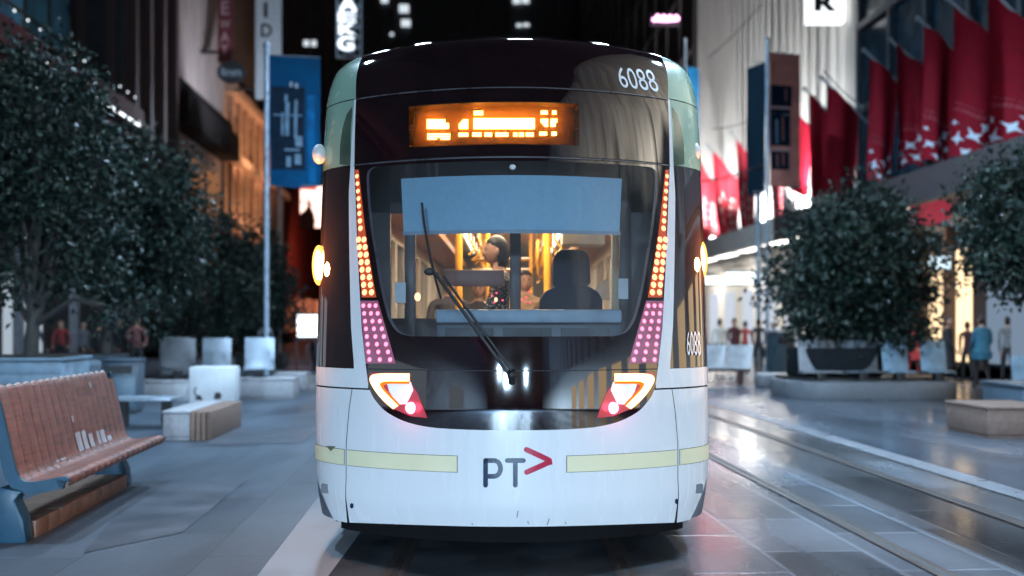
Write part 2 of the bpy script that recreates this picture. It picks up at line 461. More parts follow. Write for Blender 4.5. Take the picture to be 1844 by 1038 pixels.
    # --- corner windows, green corners
    for sg in (1, -1):
        k = Skin(); k.rows(lin(zW + .002, zB - .004, 30), lambda z: sg * p_out(z), sg * -1.9, 24, off=-.004)
        k.build('corner_window', M['dark_window'], T)
        k = Skin()
        k.rows(lin(zB, zA - .004, 10), lambda z: sg * p_out(z), sg * -1.9, 22)
        zz = sorted(set(lin(zA + .004, ZTOP, 24) + lin(3.36, ZTOP, 10)))
        k.rows(zz, lambda z: sg * blk(z), sg * -1.9, 24)
        k.build('green_corner', M['green'], T)
        k = Skin()                               # darker glazed quarter of the green corner
        k.poly(mirp([(635, 192), (625, 206), (617, 232), (613, 262), (612, 296), (631, 299)]) if sg < 0 else [(635, 192), (625, 206), (617, 232), (613, 262), (612, 296), (631, 299)], .003)
        k.build('tinted_quarter', pm('olive_tint', (.07, .105, .075), .15, coat=.5), T)
        k = Skin(); k.rows([zA - .005, zA + .006], lambda z: sg * p_in(z), sg * -1.9, 22, off=-.006)
        k.build('green_joint', M['seam'], T)
    # --- long sides and roof behind the cab
    LEN = 15.0
    for sg in (1, -1):
        mb = MB()
        def strip(z0, z1, mat, n=6):
            zz = lin(z0, z1, n)
            for a, b in zip(zz, zz[1:]):
                A = pt(sg * 1.9, a); B = pt(sg * 1.9, b)
                mb.quad(A, (A.x, Y0 + LEN, a), (B.x, Y0 + LEN, b), B, mat)
        strip(.25, zW, 0); strip(zB, 3.1, 1); strip(3.1, ZTOP, 1, 14)
        # mullioned window band
        y = Y0 + LB + .95; i = 0
        while y < Y0 + LEN - .2:
            x = sg * (WW(2) - .004)
            mb.quad((x, y, zW), (x, y + 1.34, zW), (sg * (WW(zB) - .004), y + 1.34, zB), (sg * (WW(zB) - .004), y, zB), 2)
            mb.box(min(sg * 1.30, sg * 1.372), max(sg * 1.30, sg * 1.372), y + 1.34, y + 1.42, zW, zB, 0); y += 1.42
        mb.build('side_wall', [M['white'], M['green'], M['dark_window']], T, smooth=True)
    mb = MB()
    ss = lin(-1, 1, 40)
    base = [pt(s, ZTOP) for s in ss]
    mb.add(base + [Vector((p.x * .86, p.y + .35, ZTOP + .015)) for p in base], [(i, i + 1, i + 42, i + 41) for i in range(40)])
    mb.add([Vector((p.x * .86, p.y + .35, ZTOP + .015)) for p in base] + [Vector((p.x, Y0 + LEN, ZTOP + .015)) for p in base], [(i, i + 1, i + 42, i + 41) for i in range(40)])
    for sg in (1, -1):
        a = pt(sg, ZTOP); mb.quad(a, (a.x * .86, a.y + .35, ZTOP + .015), (a.x * .86, Y0 + LEN, ZTOP + .015), (a.x, Y0 + LEN, ZTOP))
    mb.box(-1.34, 1.34, Y0 + LEN, Y0 + LEN + .06, .25, ZTOP)
    mb.box(-.8, .8, 9.5, 12.5, ZTOP, ZTOP + .18); mb.box(-.9, .9, 14, 18, ZTOP, ZTOP + .2)
    mb.build('roof', pm('roof_grey', (.30, .34, .38), .4), T)
    # --- running gear in the dark below the floor
    mb = MB(); mb.box(-1.1, 1.1, Y0 + .55, Y0 + LEN, .24, .42)
    for s in (-1, 1): mb.box(s * 1.27 - .03, s * 1.27 + .03, Y0 + 1.2, Y0 + LEN, .10, .40)
    mb.build('underframe', M['under'], T)
    mb = MB(); ss = lin(-.72, .72, 30); mb.add([pt(a, .30) + Vector((0, .40, 0)) for a in ss] + [pt(a, .30) + Vector((0, .42, -.20)) for a in ss] + [pt(a, .30) + Vector((0, .60, -.20)) for a in ss], [(i, i + 1, i + 32, i + 31) for i in range(30)] + [(i + 31, i + 32, i + 63, i + 62) for i in range(30)])
    mb.build('light_block_plate', M['under'], T)  # added dark plate that blocks light under the nose
    for y in (9.2, 11.0, 16.5, 18.3):
        for s in (-1, 1):
            mb = MB(); a = s * .72
            for r0, r1, x0, x1 in ((.30, .30, a - .06, a + .06), (.33, .33, a - s * .09 - .015, a - s * .09 + .015)):
                mb.tube([(x0, y, .31), (x1, y, .31)], r0, 22)
            mb.build('wheel', M['under'], T)
    # --- yellow bands with outline
    zY = zc(823), zc(852)
    for sg in (1, -1):
        k = Skin(); e = Skin()
        a0 = pix(823, 830)[0]
        sL = lambda z: sg * (seam(z) + .006)
        k.rows(lin(zY[1], zY[0], 3), sL, sg * a0, 26, off=.003); e.rows(lin(zY[1] - .003, zY[0] + .003, 3), sL, sg * (a0 + .002), 26, off=.0015)
        k.rows(lin(zY[1], zY[0], 3), lambda z: sg * (seam(z) - .012), sg * -1.6, 14, off=.003); e.rows(lin(zY[1] - .003, zY[0] + .003, 3), lambda z: sg * (seam(z) - .01), sg * -1.61, 14, off=.0015)
        k.build('yellow_band', M['yellow_band'], T); e.build('band_edge', M['seam'], T)
    k = Skin(); k.poly([(588, 803), (606, 804), (597, 813)], .006); k.build('arrow_mark', pm('arrow_mark_grey', (.16, .16, .12), .5), T)
    for u, v in ((634, 911), (1218, 903)):
        k = Skin(); k.poly([(u + 3.4 * math.cos(t), v + 5 * math.sin(t)) for t in lin(0, 2 * PI * .9, 9)], .003); k.build('jacking_hole', M['navy'], T)
    k = Skin()                                   # scuffs along the lower lip
    for u0, v0, u1, v1 in ((933, 920, 931, 932), (989, 934, 985, 946), (950, 938, 952, 944), (1018, 940, 1019, 944), (850, 942, 851, 946)):
        k.poly([(u0 - 1, v0), (u0 + 1, v0), (u1 + 1, v1), (u1 - 1, v1)], .002)
    k.build('scuff', pm('scuff_grey', (.25, .28, .34), .6), T)
    # --- lettering of the operator: PT and a red chevron, drawn as rounded strokes
    def stroke(k, pts, w, off=.004, mat=0):
        left, right = [], []
        for i, (u, v) in enumerate(pts):
            a = pts[max(0, i - 1)]; b = pts[min(len(pts) - 1, i + 1)]
            d = math.hypot(b[0] - a[0], b[1] - a[1]); nx, ny = -(b[1] - a[1]) / d, (b[0] - a[0]) / d
            if 0 < i < len(pts) - 1:                 # mitre
                e1 = (u - a[0], v - a[1]); l1 = math.hypot(*e1); c = abs((e1[0] * nx + e1[1] * ny)) / l1
                ww = w / max(.45, math.sqrt(max(0, 1 - c * c)))
            else: ww = w
            left.append((u + nx * ww, v + ny * ww)); right.append((u - nx * ww, v - ny * ww))
        k.grid([[pix(*p) for p in left], [pix(*p) for p in pts], [pix(*p) for p in right]], off, mat)
        for c in (pts[0], pts[-1]):
            k.poly([(c[0] + w * math.cos(2 * PI * i / 12), c[1] + w * math.sin(2 * PI * i / 12)) for i in range(12)], off + .0003, mat)
    k = Skin()
    stroke(k, [(874.5, 829.5), (874.5, 851), (874.5, 874)], 4.3)
    arc = [(874.5, 829.5), (884, 829.5), (890, 829.5)] + [(890 + 11.5 * math.sin(t), 843.7 - 14.2 * math.cos(t)) for t in lin(.25, PI - .25, 8)] + [(890, 858), (884, 858), (876, 858)]
    stroke(k, arc, 4.3)
    stroke(k, [(913.5, 829.5), (928, 829.5), (942.5, 829.5)], 4.3); stroke(k, [(928, 829.5), (928, 851), (928, 874)], 4.3, .0045)
    k.build('lettering', M['navy'], T)
    k = Skin(); stroke(k, [(948, 810), (970, 820), (986, 827.6), (990, 830.2), (990, 831), (986, 833.8), (970, 841), (948.5, 850.5)], 4.9); k.build('chevron', M['logo_red'], T)
    # --- running numbers
    def number(txt, quad_px, off):
        k = Skin(); vs, fs, asp = text2d(txt)
        (a, b, c, d) = quad_px                   # top-left, top-right, bottom-right, bottom-left in pixels
        pts = []
        for x, y in vs:
            tu = (a[0] * (1 - x) + b[0] * x, a[1] * (1 - x) + b[1] * x); bu = (d[0] * (1 - x) + c[0] * x, d[1] * (1 - x) + c[1] * x)
            pts.append(pix(bu[0] + (tu[0] - bu[0]) * y, bu[1] + (tu[1] - bu[1]) * y))
        k.mb.add([pt(s, z, off) for s, z in pts], fs); k.n += [normal(s, z) for s, z in pts]
        k.build('fleet_number', M['decal'], T)
    number('6088', ((1108, 121), (1174, 127), (1188, 167), (1118, 158)), .004)
    number('6088', ((1236, 597), (1260, 597), (1262, 641), (1237, 640)), .003)
    # --- route display behind a diffusing pane
    D = Skin()
    D.rows(lin(zd[1], zd[0], 10), sdl, sdr, 40, off=-.075); D.build('display_board', pm('display_black', (.008, .004, .003), .9), T)
    mb = MB()
    rowT = lin(sdl(zd[0]), sdr(zd[0]), 30)
    for z in zd:
        mb.add([pt(s, z, -.001) for s in rowT] + [pt(s, z, -.075) for s in rowT], [(i, i + 1, i + 32, i + 31) for i in range(30)])
    mb.build('display_housing', pm('housing', (.02, .012, .012), .6), T)
    m = bpy.data.materials.new('display_pane'); N, L, b = nt(m); N.remove(b)
    t1 = N.new('ShaderNodeBsdfTransparent'); t1.inputs[0].default_value = (.95, .85, .8, 1); t2 = N.new('ShaderNodeBsdfTranslucent'); t2.inputs[0].default_value = (1, .42, .16, 1)
    g1 = N.new('ShaderNodeBsdfGlossy'); g1.inputs['Roughness'].default_value = .05
    x1 = N.new('ShaderNodeMixShader'); x1.inputs[0].default_value = .12; x2 = N.new('ShaderNodeMixShader'); x2.inputs[0].default_value = .04
    L.new(t1.outputs[0], x1.inputs[1]); L.new(t2.outputs[0], x1.inputs[2]); L.new(x1.outputs[0], x2.inputs[1]); L.new(g1.outputs[0], x2.inputs[2]); L.new(x2.outputs[0], N['Material Output'].inputs['Surface'])
    k = Skin(); k.rows(lin(zd[1], zd[0], 8), sdl, sdr, 40, off=-.002); k.build('display_pane', m, T)
    # lit segments of the display as dot rows
    mb = MB()
    def dots(u0, u1, v0, v1, keep=None, skip=()):
        nu = max(1, round((u1 - u0) / 3.4)); nv = max(1, round((v1 - v0) / 3.6))
        for i in range(nu):
            for j in range(nv):
                u = u0 + (i + .5) * (u1 - u0) / nu; v = v0 + (j + .5) * (v1 - v0) / nv
                if keep and not keep((i + .5) / nu, (j + .5) / nv): continue
                s, z = pix(u, v); c = pt(s, z, -.062); mb.ball(c, .0066, nu=6, nv=4)
    dots(762, 803, 208, 226, lambda a, b: not (a > .8 and b < .35)); dots(763, 805, 234, 246, lambda a, b: not (.42 < a < .55 and b > .5))
    dots(822, 839, 208, 226, lambda a, b: a + b > .55); dots(821, 839, 233, 240)
    dots(850, 867, 192, 201); dots(849, 965, 206, 226); 
    for a, b in ((847, 864), (870, 884), (891, 915), (924, 932), (935, 944), (948, 963)): dots(a, b, 232, 240)
    dots(977, 989, 192, 199); dots(998, 1006, 192, 199)
    dots(976, 990, 207, 222, lambda a, b: a > b * .6 - .1); dots(995, 1007, 207, 222, lambda a, b: a < 1.1 - b * .4 and a > b * .0)
    dots(974, 988, 231, 238); dots(997, 1006, 231, 238)
    mb.build('display_text', M['text_led'], T)
    # --- LED light strips each side
    for sg in (1, -1):
        def px(u, v): return pix(u if sg == 1 else 2 * U0 - u, v)
        def dot(mb, u, v, r=.0165):
            s, z = px(u, v); c = pt(s, z, .004); n = normal(s, z)
            a = n.cross(Vector((0, 0, 1))).normalized(); b = n.cross(a)
            vs = [c + n * .010]; nn = 9
            for rr, hh in ((.6, .008), (1.0, 0)):
                for i in range(nn):
                    t = 2 * PI * i / nn; vs.append(c + (a * math.cos(t) + b * math.sin(t)) * r * rr + n * hh)
            mb.add(vs, [(0, 1 + i, 1 + (i + 1) % nn) for i in range(nn)] + [(1 + i, 1 + nn + i, 1 + nn + (i + 1) % nn, 1 + (i + 1) % nn) for i in range(nn)])
        k = Skin()
        LL = smoothline([(640, 306), (643, 360), (645, 430), (648, 480), (652, 536)], 5); RR = smoothline([(646, 306), (652, 360), (660, 430), (668, 480), (678, 536)], 5)
        k.grid([[px(l[0] + (r[0] - l[0]) * j / 3, l[1] + (r[1] - l[1]) * j / 3) for j in range(4)] for l, r in zip(LL, RR)], .003)
        st_ = k.build('light_strip', pm('strip_lens', (.16, .045, .03), .3, coat=.4, emis=(1, .13, .03), estr=.42), T)  # faint emission puts the LEDs' glow into the lens
        mb = MB()
        for i in range(8): dot(mb, 643.5 + i * .9, 318 + i * 13.4, .0145 + .0006 * i)
        for i in range(8):
            v = 432 + i * 13.55; u = 646.5 + i * 1.5; w = 9.5 + i * .45
            dot(mb, u, v, .0205); dot(mb, u + w, v, .0205)
        mb.build('amber_lamp', M['amber_led'], st_, smooth=True)
        k = Skin()
        LL = dens([(649, 542), (659, 655)], 8); RR = dens([(681, 542), (713, 655)], 8)
        k.grid([[px(l[0] + (r[0] - l[0]) * j / 4, l[1] + (r[1] - l[1]) * j / 4) for j in range(5)] for l, r in zip(LL, RR)], .003)
        pn = k.build('brake_panel', pm('brake_lens_lilac', (.17, .14, .20), .3, coat=.4, emis=(1, .05, .16), estr=.14), T)  # red emission gives this lens the glow of its LEDs
        mb = MB()
        for i in range(8):
            t = i / 7; v = 551 + t * 97; l = 655 + t * 11; r = 677 + t * 26
            for j in range(3): dot(mb, l + (r - l) * j / 2, v, .0145)
        mb.build('red_lamp', M['red_led'], pn, smooth=True)
    # --- headlamp clusters in the mask's lower corners
    for sg in (1, -1):
        def mp(pts): return pts if sg == 1 else mirp(pts)
        k = Skin()
        A = dens([(667, 672), (670, 690), (680, 708), (694, 726), (712, 738), (740, 750), (770, 753)], 4); B = dens([(737, 672), (741, 690), (747, 700), (752, 708), (757, 720), (763, 735), (770, 753)], 4)
        k.grid([[pix(*mp([(l[0] + (r[0] - l[0]) * j / 6, l[1] + (r[1] - l[1]) * j / 6)])[0]) for j in range(7)] for l, r in zip(A, B)], .003)
        hl = k.build('headlight', pm('lamp_reflector', (.32, .10, .12), .18, metal=.6, emis=(1, .05, .09), estr=.30), T)  # red emission paints the lamp's glow onto its reflector
        k = Skin()
        o_ = smoothline([(738, 673), (716, 673), (690, 673), (671, 676), (667, 685), (674, 700), (686, 716), (699, 729), (709, 737)], 5)
        i_ = smoothline([(738, 687), (718, 687), (698, 687), (688, 689), (685, 693), (690, 702), (700, 713), (710, 723), (718, 731)], 5)
        k.grid([[pix(*mp([(a[0] + (b_[0] - a[0]) * j / 2, a[1] + (b_[1] - a[1]) * j / 2)])[0]) for j in range(3)] for a, b_ in zip(o_, i_)], .007)
        k.build('running_lamp', M['drl'], hl)
        k = Skin(); k.grid([[pix(*mp([(b_[0] + (b_[0] - a[0]) * .02 + (b_[0] - a[0]) * .34 * j / 2, b_[1] + (b_[1] - a[1]) * .34 * j / 2)])[0]) for j in range(3)] for a, b_ in zip(o_, i_)], .0065)
        k.build('amber_halo', em('amber_halo', (1, .19, .02), 1.5), hl)  # emitting edge that stands in for the running lamp's halo
        k = Skin(); k.grid([[pix(*mp([p])[0]) for p in row] for row in (dens([(697, 689), (741, 688)], 4), dens([(702, 706), (745, 703)], 4), dens([(717, 729), (733, 728)], 4))], .006)
        k.build('lamp_lens', pm('pale_lens', (.86, .88, .95), .15, coat=.6, emis=(.85, .88, 1), estr=.30), hl)  # faint white emission stands in for light caught by the lens
        mb = MB(); s, z = pix(*mp([(741, 735)])[0]); mb.ball(pt(s, z, .004), .038, .014, .038, 16, 10); mb.build('red_lamp', M['tail'], hl, smooth=True)
        c = pt(s, z, .10); lamp('POINT', 'tail_lamp_light', c, .5, (1, .08, .16), size=.03, parent=T)
    # --- side marker lamps and white camera domes
    for sg, (u, v), (bu, bv) in ((-1, (583, 478), (575, 278)), (1, (1253, 470), (1249, 275))):
        y = 7.2; c = P(u, v, y) + Vector((sg * .035, 0, 0))
        mb = MB(); mb.ball(c, .047, .040, .140, 18, 14); sm = mb.build('side_indicator_halo', em('indicator_halo', (1, .34, .06), 4.5), T, smooth=True)  # outer shell enlarged and emitting to stand in for the lamp's bloom
        mb = MB(); mb.ball(c + Vector((0, -.026, 0)), .027, .024, .105, 14, 12); mb.build('indicator_core', M['ind'], sm, smooth=True)
        lamp('POINT', 'indicator_light', c + Vector((sg * .17, -.02, 0)), 80, (1, .36, .07), size=.05, parent=T)
        y = 7.28; c = P(bu, bv, y)
        mb = MB(); mb.ball(c, .050, .06, .072, 18, 12); mb.tube([c + Vector((-sg * .10, .08, 0)), c], .022, 8)
        mb.build('camera_dome', M['white'], T, smooth=True)
    # --- wiper
    def on(u, v, off): s, z = pix(u, v); return pt(s, z, off)
    mb = MB()
    mb.tube([on(u, v, .05) for u, v in lin2((783, 487), (917, 676), 10)], .011, 6); mb.tube([on(u, v, .05) for u, v in lin2((803, 500), (926, 676), 10)], .008, 6)
    mb.tube([on(921, 690, .01), on(921, 668, .06)], .024, 10); mb.ball(on(921, 676, .055), .03)
    w = mb.build('wiper', M['rubber'], T, smooth=True)
    mb = MB(); mb.tube([on(u, v, .03) for u, v in smoothline([(763, 368), (768, 410), (776, 455), (786, 500), (797, 540)], 4)], .009, 6)
    mb.ball(on(778, 492, .045), .035, .02, .025); mb.build('blade', M['rubber'], w, smooth=True)
    mb = MB(); mb.ball(on(923, 302, .01), .022, .02, .018); mb.build('front_camera', M['white'], T, smooth=True)
    # --- cab
    mb = MB(); k = Skin()
    e1, e2 = edge([(702, 300), (708, 420)]), edge([(1140, 300), (1134, 420)])
    k.rows(lin(zc(411), zc(303), 8), e1, e2, 30, off=-.14); k.build('blind', M['blind'], T)
    k = Skin(); k.rows([zc(412), zc(405)], e1, e2, 30, off=-.125); k.build('blind_bar', M['dash'], T)
    mb.box(-.50, .72, 6.72, 7.22, 1.56, 1.650)
    mb.build('dashboard', M['dash'], T, bevel=.02)
    mb = MB(); mb.box(-1.15, 1.15, 6.86, 7.2, .5, 1.36); mb.box(-.50, .72, 6.76, 7.2, 1.36, 1.555)
    mb.box(-1.22, -1.0, 7.0, 7.9, .5, 1.5); mb.box(1.0, 1.22, 7.0, 7.9, .5, 1.6)
    mb.build('cab_console', M['cab_grey'], T, bevel=.02)
    mb = MB()
    for i in range(3): mb.box(-.44 + i * .38, -.12 + i * .38, 6.745, 6.758, 1.40, 1.53)
    mb.box(.6, .66, 6.745, 6.758, 1.40, 1.46)
    mb.each('console_flap', M['cab_dark'], T)
    mb = MB()
    for x0, x1, y in ((-.83, -.745, 7.95), (-.015, .065, 7.55), (.83, .92, 7.95)): mb.box(x0, x1, y, y + .06, .5, 3.0)
    mb.box(-1.3, -.95, 8.05, 8.09, .5, 3.0); mb.box(.92, 1.3, 8.05, 8.09, .5, 3.0); mb.box(-1.3, 1.3, 8.05, 8.09, 2.42, 3.1);  mb.box(-.94, .9, 8.06, 8.09, .5, 1.6)
    mb.build('cab_partition', pm('cab_brown', (.05, .03, .028), .5), T, bevel=.006)
    mb = MB(); mb.box(-.53, -.06, 7.9, 7.93, 1.845, 1.97); mb.build('notice_board', pm('notice_brown', (.22, .085, .055), .5), T, bevel=.006)
    mb = MB()
    for s in (-1, 1): mb.box(s * 1.27 - .01, s * 1.27 + .01, 7.3, 8.05, .5, 2.95)
    mb.box(-1.0, 1.0, 7.3, 8.05, 2.93, 2.95); mb.each('cab_wall', M['cab_grey'], T)
    mb = MB(); mb.box(-.35, .05, 8.3, 8.55, 2.885, 2.915); mb.build('face_fill_lamp', M['saloon_lamp'], T); lamp('AREA', 'face_fill_light', (-.55, 8.2, 2.86), 16, (1, .78, .55), target=(-.2, 8.75, 2.0), size=.25, parent=T)  # lamp added to brighten the passenger's face
    mb = MB()
    mb.prism([(.31, 1.86), (.34, 1.835), (.56, 1.835), (.60, 1.86), (.595, 2.05), (.57, 2.105), (.53, 2.125), (.38, 2.125), (.335, 2.10), (.315, 2.05)], 'y', 7.86, 7.97)
    mb.prism([(.21, 1.3), (.69, 1.3), (.69, 1.74), (.66, 1.80), (.58, 1.845), (.33, 1.845), (.25, 1.80), (.21, 1.74)], 'y', 7.85, 8.0); mb.box(.2, .7, 7.4, 7.95, .85, 1.0); mb.box(.38, .52, 7.6, 7.8, .45, .86)
    mb.build('driver_seat', M['seat_f'], T, bevel=.025)
    mb = MB()
    for c, r in ((P(752, 535, 7.3), .022), (P(893, 540, 7.3), .012)): mb.ball(c, r, r, r * 1.4)
    mb.each('console_lamp', em('console_lamp', (1, .55, .3), 3), T, smooth=True)
    mb = MB()
    for u, v in ((886, 533), (894, 528), (905, 541), (940, 540), (948, 536), (946, 544), (953, 526), (890, 545), (955, 545)): mb.ball(P(u, v, 7.45), .008, nu=8, nv=6)
    mb.each('button_lamp', em('button_lamp', (1, .08, .15), 2.5), T, smooth=True)
    # --- warm lit saloon
    mb = MB(); mb.box(-1.28, 1.28, 6.9, Y0 + LEN, .42, .48, 1); mb.box(-1.3, 1.3, 8.1, Y0 + LEN, 2.92, 2.96, 0)
    for s in (-1, 1):
        mb.box(s * 1.29 - .015, s * 1.29 + .015, 8.1, Y0 + LEN, .45, 1.3, 0); mb.box(s * 1.29 - .015, s * 1.29 + .015, 8.1, Y0 + LEN, 2.45, 2.95, 0)
        for i in range(9): mb.box(s * 1.28 - .02, s * 1.28 + .02, 8.3 + i * 1.42, 8.48 + i * 1.42, 1.3, 2.45, 0)
        mb.box(s * 1.05 - .2, s * 1.05 + .2, 8.1, 19, 2.60, 2.68, 2)
    mb.box(-1.28, 1.28, 20.9, 20.95, .5, 2.9, 0)
    mb.build('saloon_lining', [M['cream'], M['cab_grey'], M['orange_p']], T)
    for i in range(7):
        for s in (-.62, .62):
            mb = MB(); mb.box(s - .10, s + .10, 8.5 + i * 1.55, 9.7 + i * 1.55, 2.875, 2.915); mb.build('ceiling_lamp', M['saloon_lamp'], T)
    for y in (9.2, 12.5, 16.0): lamp('AREA', 'saloon_light', (0, y, 2.86), 85, (1, .76, .50), size=.9, parent=T)
    for x, y, z0, z1 in ((-.48, 9.3, .48, 2.9), (.33, 9.6, .48, 2.9), (.66, 10.6, .48, 2.9), (-.3, 12.8, .48, 2.9), (.25, 13.6, .48, 2.9)):
        mb = MB(); mb.tube([(x, y, z0), (x, y, z1)], .034 if y < 10 else .024, 10); mb.build('handrail', M['rail_y'], T, smooth=True)
    mb = MB()
    for x in (-.40, .40):
        mb.tube([(x, 9.2, 2.52), (x, 20, 2.52)], .02, 8)
        for j in range(9): mb.tube([(x, 9.4 + j * 1.1, 2.9), (x, 9.4 + j * 1.1, 2.52)], .014, 6); mb.tube([(x, 9.6 + j * .8, 2.5), (x, 9.6 + j * .8, 2.34), (x + .06, 9.6 + j * .8, 2.26), (x, 9.6 + j * .8, 2.2)], .012, 6)
    for z in (2.28, 2.16): mb.tube([(-.45, 11.6, z), (.2, 11.6, z)], .022, 8)
    mb.build('grab_rail', M['rail_y'], T, smooth=True)
    mb = MB()
    for i in range(5):
        for x in (-1.0, -.55, .55, 1.0):
            y = 10.2 + i * 1.5
            mb.box(x - .2, x + .2, y, y + .42, .86, .94); mb.box(x - .2, x + .2, y + .40, y + .47, .9, 1.55)
    mb.each('passenger_seat', M['seat_f'], T, bevel=.03)
    mb = MB(); mb.box(.42, .78, 8.6, 8.9, 2.22, 2.42); mb.build('ceiling_box', pm('cream_box', (.72, .66, .52), .5), T, bevel=.01)
    mb = MB(); mb.quad((.62, 8.3, 1.75), (.80, 8.4, 1.75), (.80, 8.5, 1.93), (.72, 8.4, 1.90)); mb.build('side_screen', M['cream'], T)
    mb = MB(); mb.box(.80, .93, 8.25, 8.3, .5, 2.9); mb.build('cream_post', pm('cream_post', (.70, .55, .36), .5), T)
    # stickers on the windscreen's edges
    for a, b, c, d in ((708, 728, 508, 545), (1116, 1134, 501, 538)):
        k = Skin(); k.grid([[pix(u, v) for u in lin(a, b, 3)] for v in lin(c, d, 3)], -.02); k.build('permit_sticker', M['cabinet'], T)

    return T
def lin2(a, b, n): return [(a[0] + (b[0] - a[0]) * i / n, a[1] + (b[1] - a[1]) * i / n) for i in range(n + 1)]
# ------------------------------------------------------------------ street, furniture
def slab_mat(name, c1, c2, mortar, sx, sy, rough=(.15, .5), wet=.5, off=.5, stain=.35, joint=.006):
    """stone slabs with joints, slab to slab tone, worn patches and damp sheen"""
    m = bpy.data.materials.new(name); N, L, b = nt(m)
    tc = N.new('ShaderNodeTexCoord'); mp = N.new('ShaderNodeMapping'); mp.inputs['Rotation'].default_value = (0, 0, PI / 2 - HEAD)
    L.new(tc.outputs['Object'], mp.inputs['Vector'])
    br = N.new('ShaderNodeTexBrick'); br.offset = off
    br.inputs['Color1'].default_value = (*c1, 1); br.inputs['Color2'].default_value = (*c2, 1); br.inputs['Mortar'].default_value = (*mortar, 1)
    br.inputs['Scale'].default_value = 1; br.inputs['Mortar Size'].default_value = joint; br.inputs['Mortar Smooth'].default_value = .3 if joint < .01 else 1.0
    br.inputs['Brick Width'].default_value = sx; br.inputs['Row Height'].default_value = sy; br.inputs['Bias'].default_value = -.1
    L.new(mp.outputs[0], br.inputs['Vector'])
    def noise(scale, st, det=5):
        q = N.new('ShaderNodeMapping'); q.inputs['Scale'].default_value = st; q.inputs['Rotation'].default_value = (0, 0, -HEAD)
        L.new(tc.outputs['Object'], q.inputs['Vector'])
        n = N.new('ShaderNodeTexNoise'); n.inputs['Scale'].default_value = scale; n.inputs['Detail'].default_value = det
        L.new(q.outputs[0], n.inputs['Vector']); return n
    n1 = noise(1.1, (1, .35, 1)); n2 = noise(18, (1, 1, 1)); n3 = noise(.55, (1.4, .4, 1))
    r1 = N.new('ShaderNodeMapRange'); r1.inputs['From Min'].default_value = .35; r1.inputs['From Max'].default_value = .65; r1.inputs['To Min'].default_value = 1 - stain; r1.inputs['To Max'].default_value = 1.08
    L.new(n1.outputs['Fac'], r1.inputs['Value'])
    r2 = N.new('ShaderNodeMapRange'); r2.inputs['To Min'].default_value = .75; r2.inputs['To Max'].default_value = 1.2; L.new(n2.outputs['Fac'], r2.inputs['Value'])
    mu = N.new('ShaderNodeMath'); mu.operation = 'MULTIPLY'; L.new(r1.outputs[0], mu.inputs[0]); L.new(r2.outputs[0], mu.inputs[1])
    vm = N.new('ShaderNodeVectorMath'); vm.operation = 'SCALE'; L.new(br.outputs['Color'], vm.inputs[0]); L.new(mu.outputs[0], vm.inputs['Scale'])
    L.new(vm.outputs[0], b.inputs['Base Color'])
    r3 = N.new('ShaderNodeMapRange'); r3.inputs['From Min'].default_value = .28; r3.inputs['From Max'].default_value = .72; r3.inputs['To Min'].default_value = rough[0]; r3.inputs['To Max'].default_value = rough[1]
    L.new(n3.outputs['Fac'], r3.inputs['Value']); L.new(r3.outputs[0], b.inputs['Roughness'])
    b.inputs['Specular IOR Level'].default_value = wet
    bp = N.new('ShaderNodeBump'); bp.inputs['Strength'].default_value = .25; bp.inputs['Distance'].default_value = .004
    ad = N.new('ShaderNodeMath'); ad.operation = 'SUBTRACT'; L.new(n2.outputs['Fac'], ad.inputs[0]); L.new(br.outputs['Fac'], ad.inputs[1]); L.new(ad.outputs[0], bp.inputs['Height']); L.new(bp.outputs[0], b.inputs['Normal'])
    return m

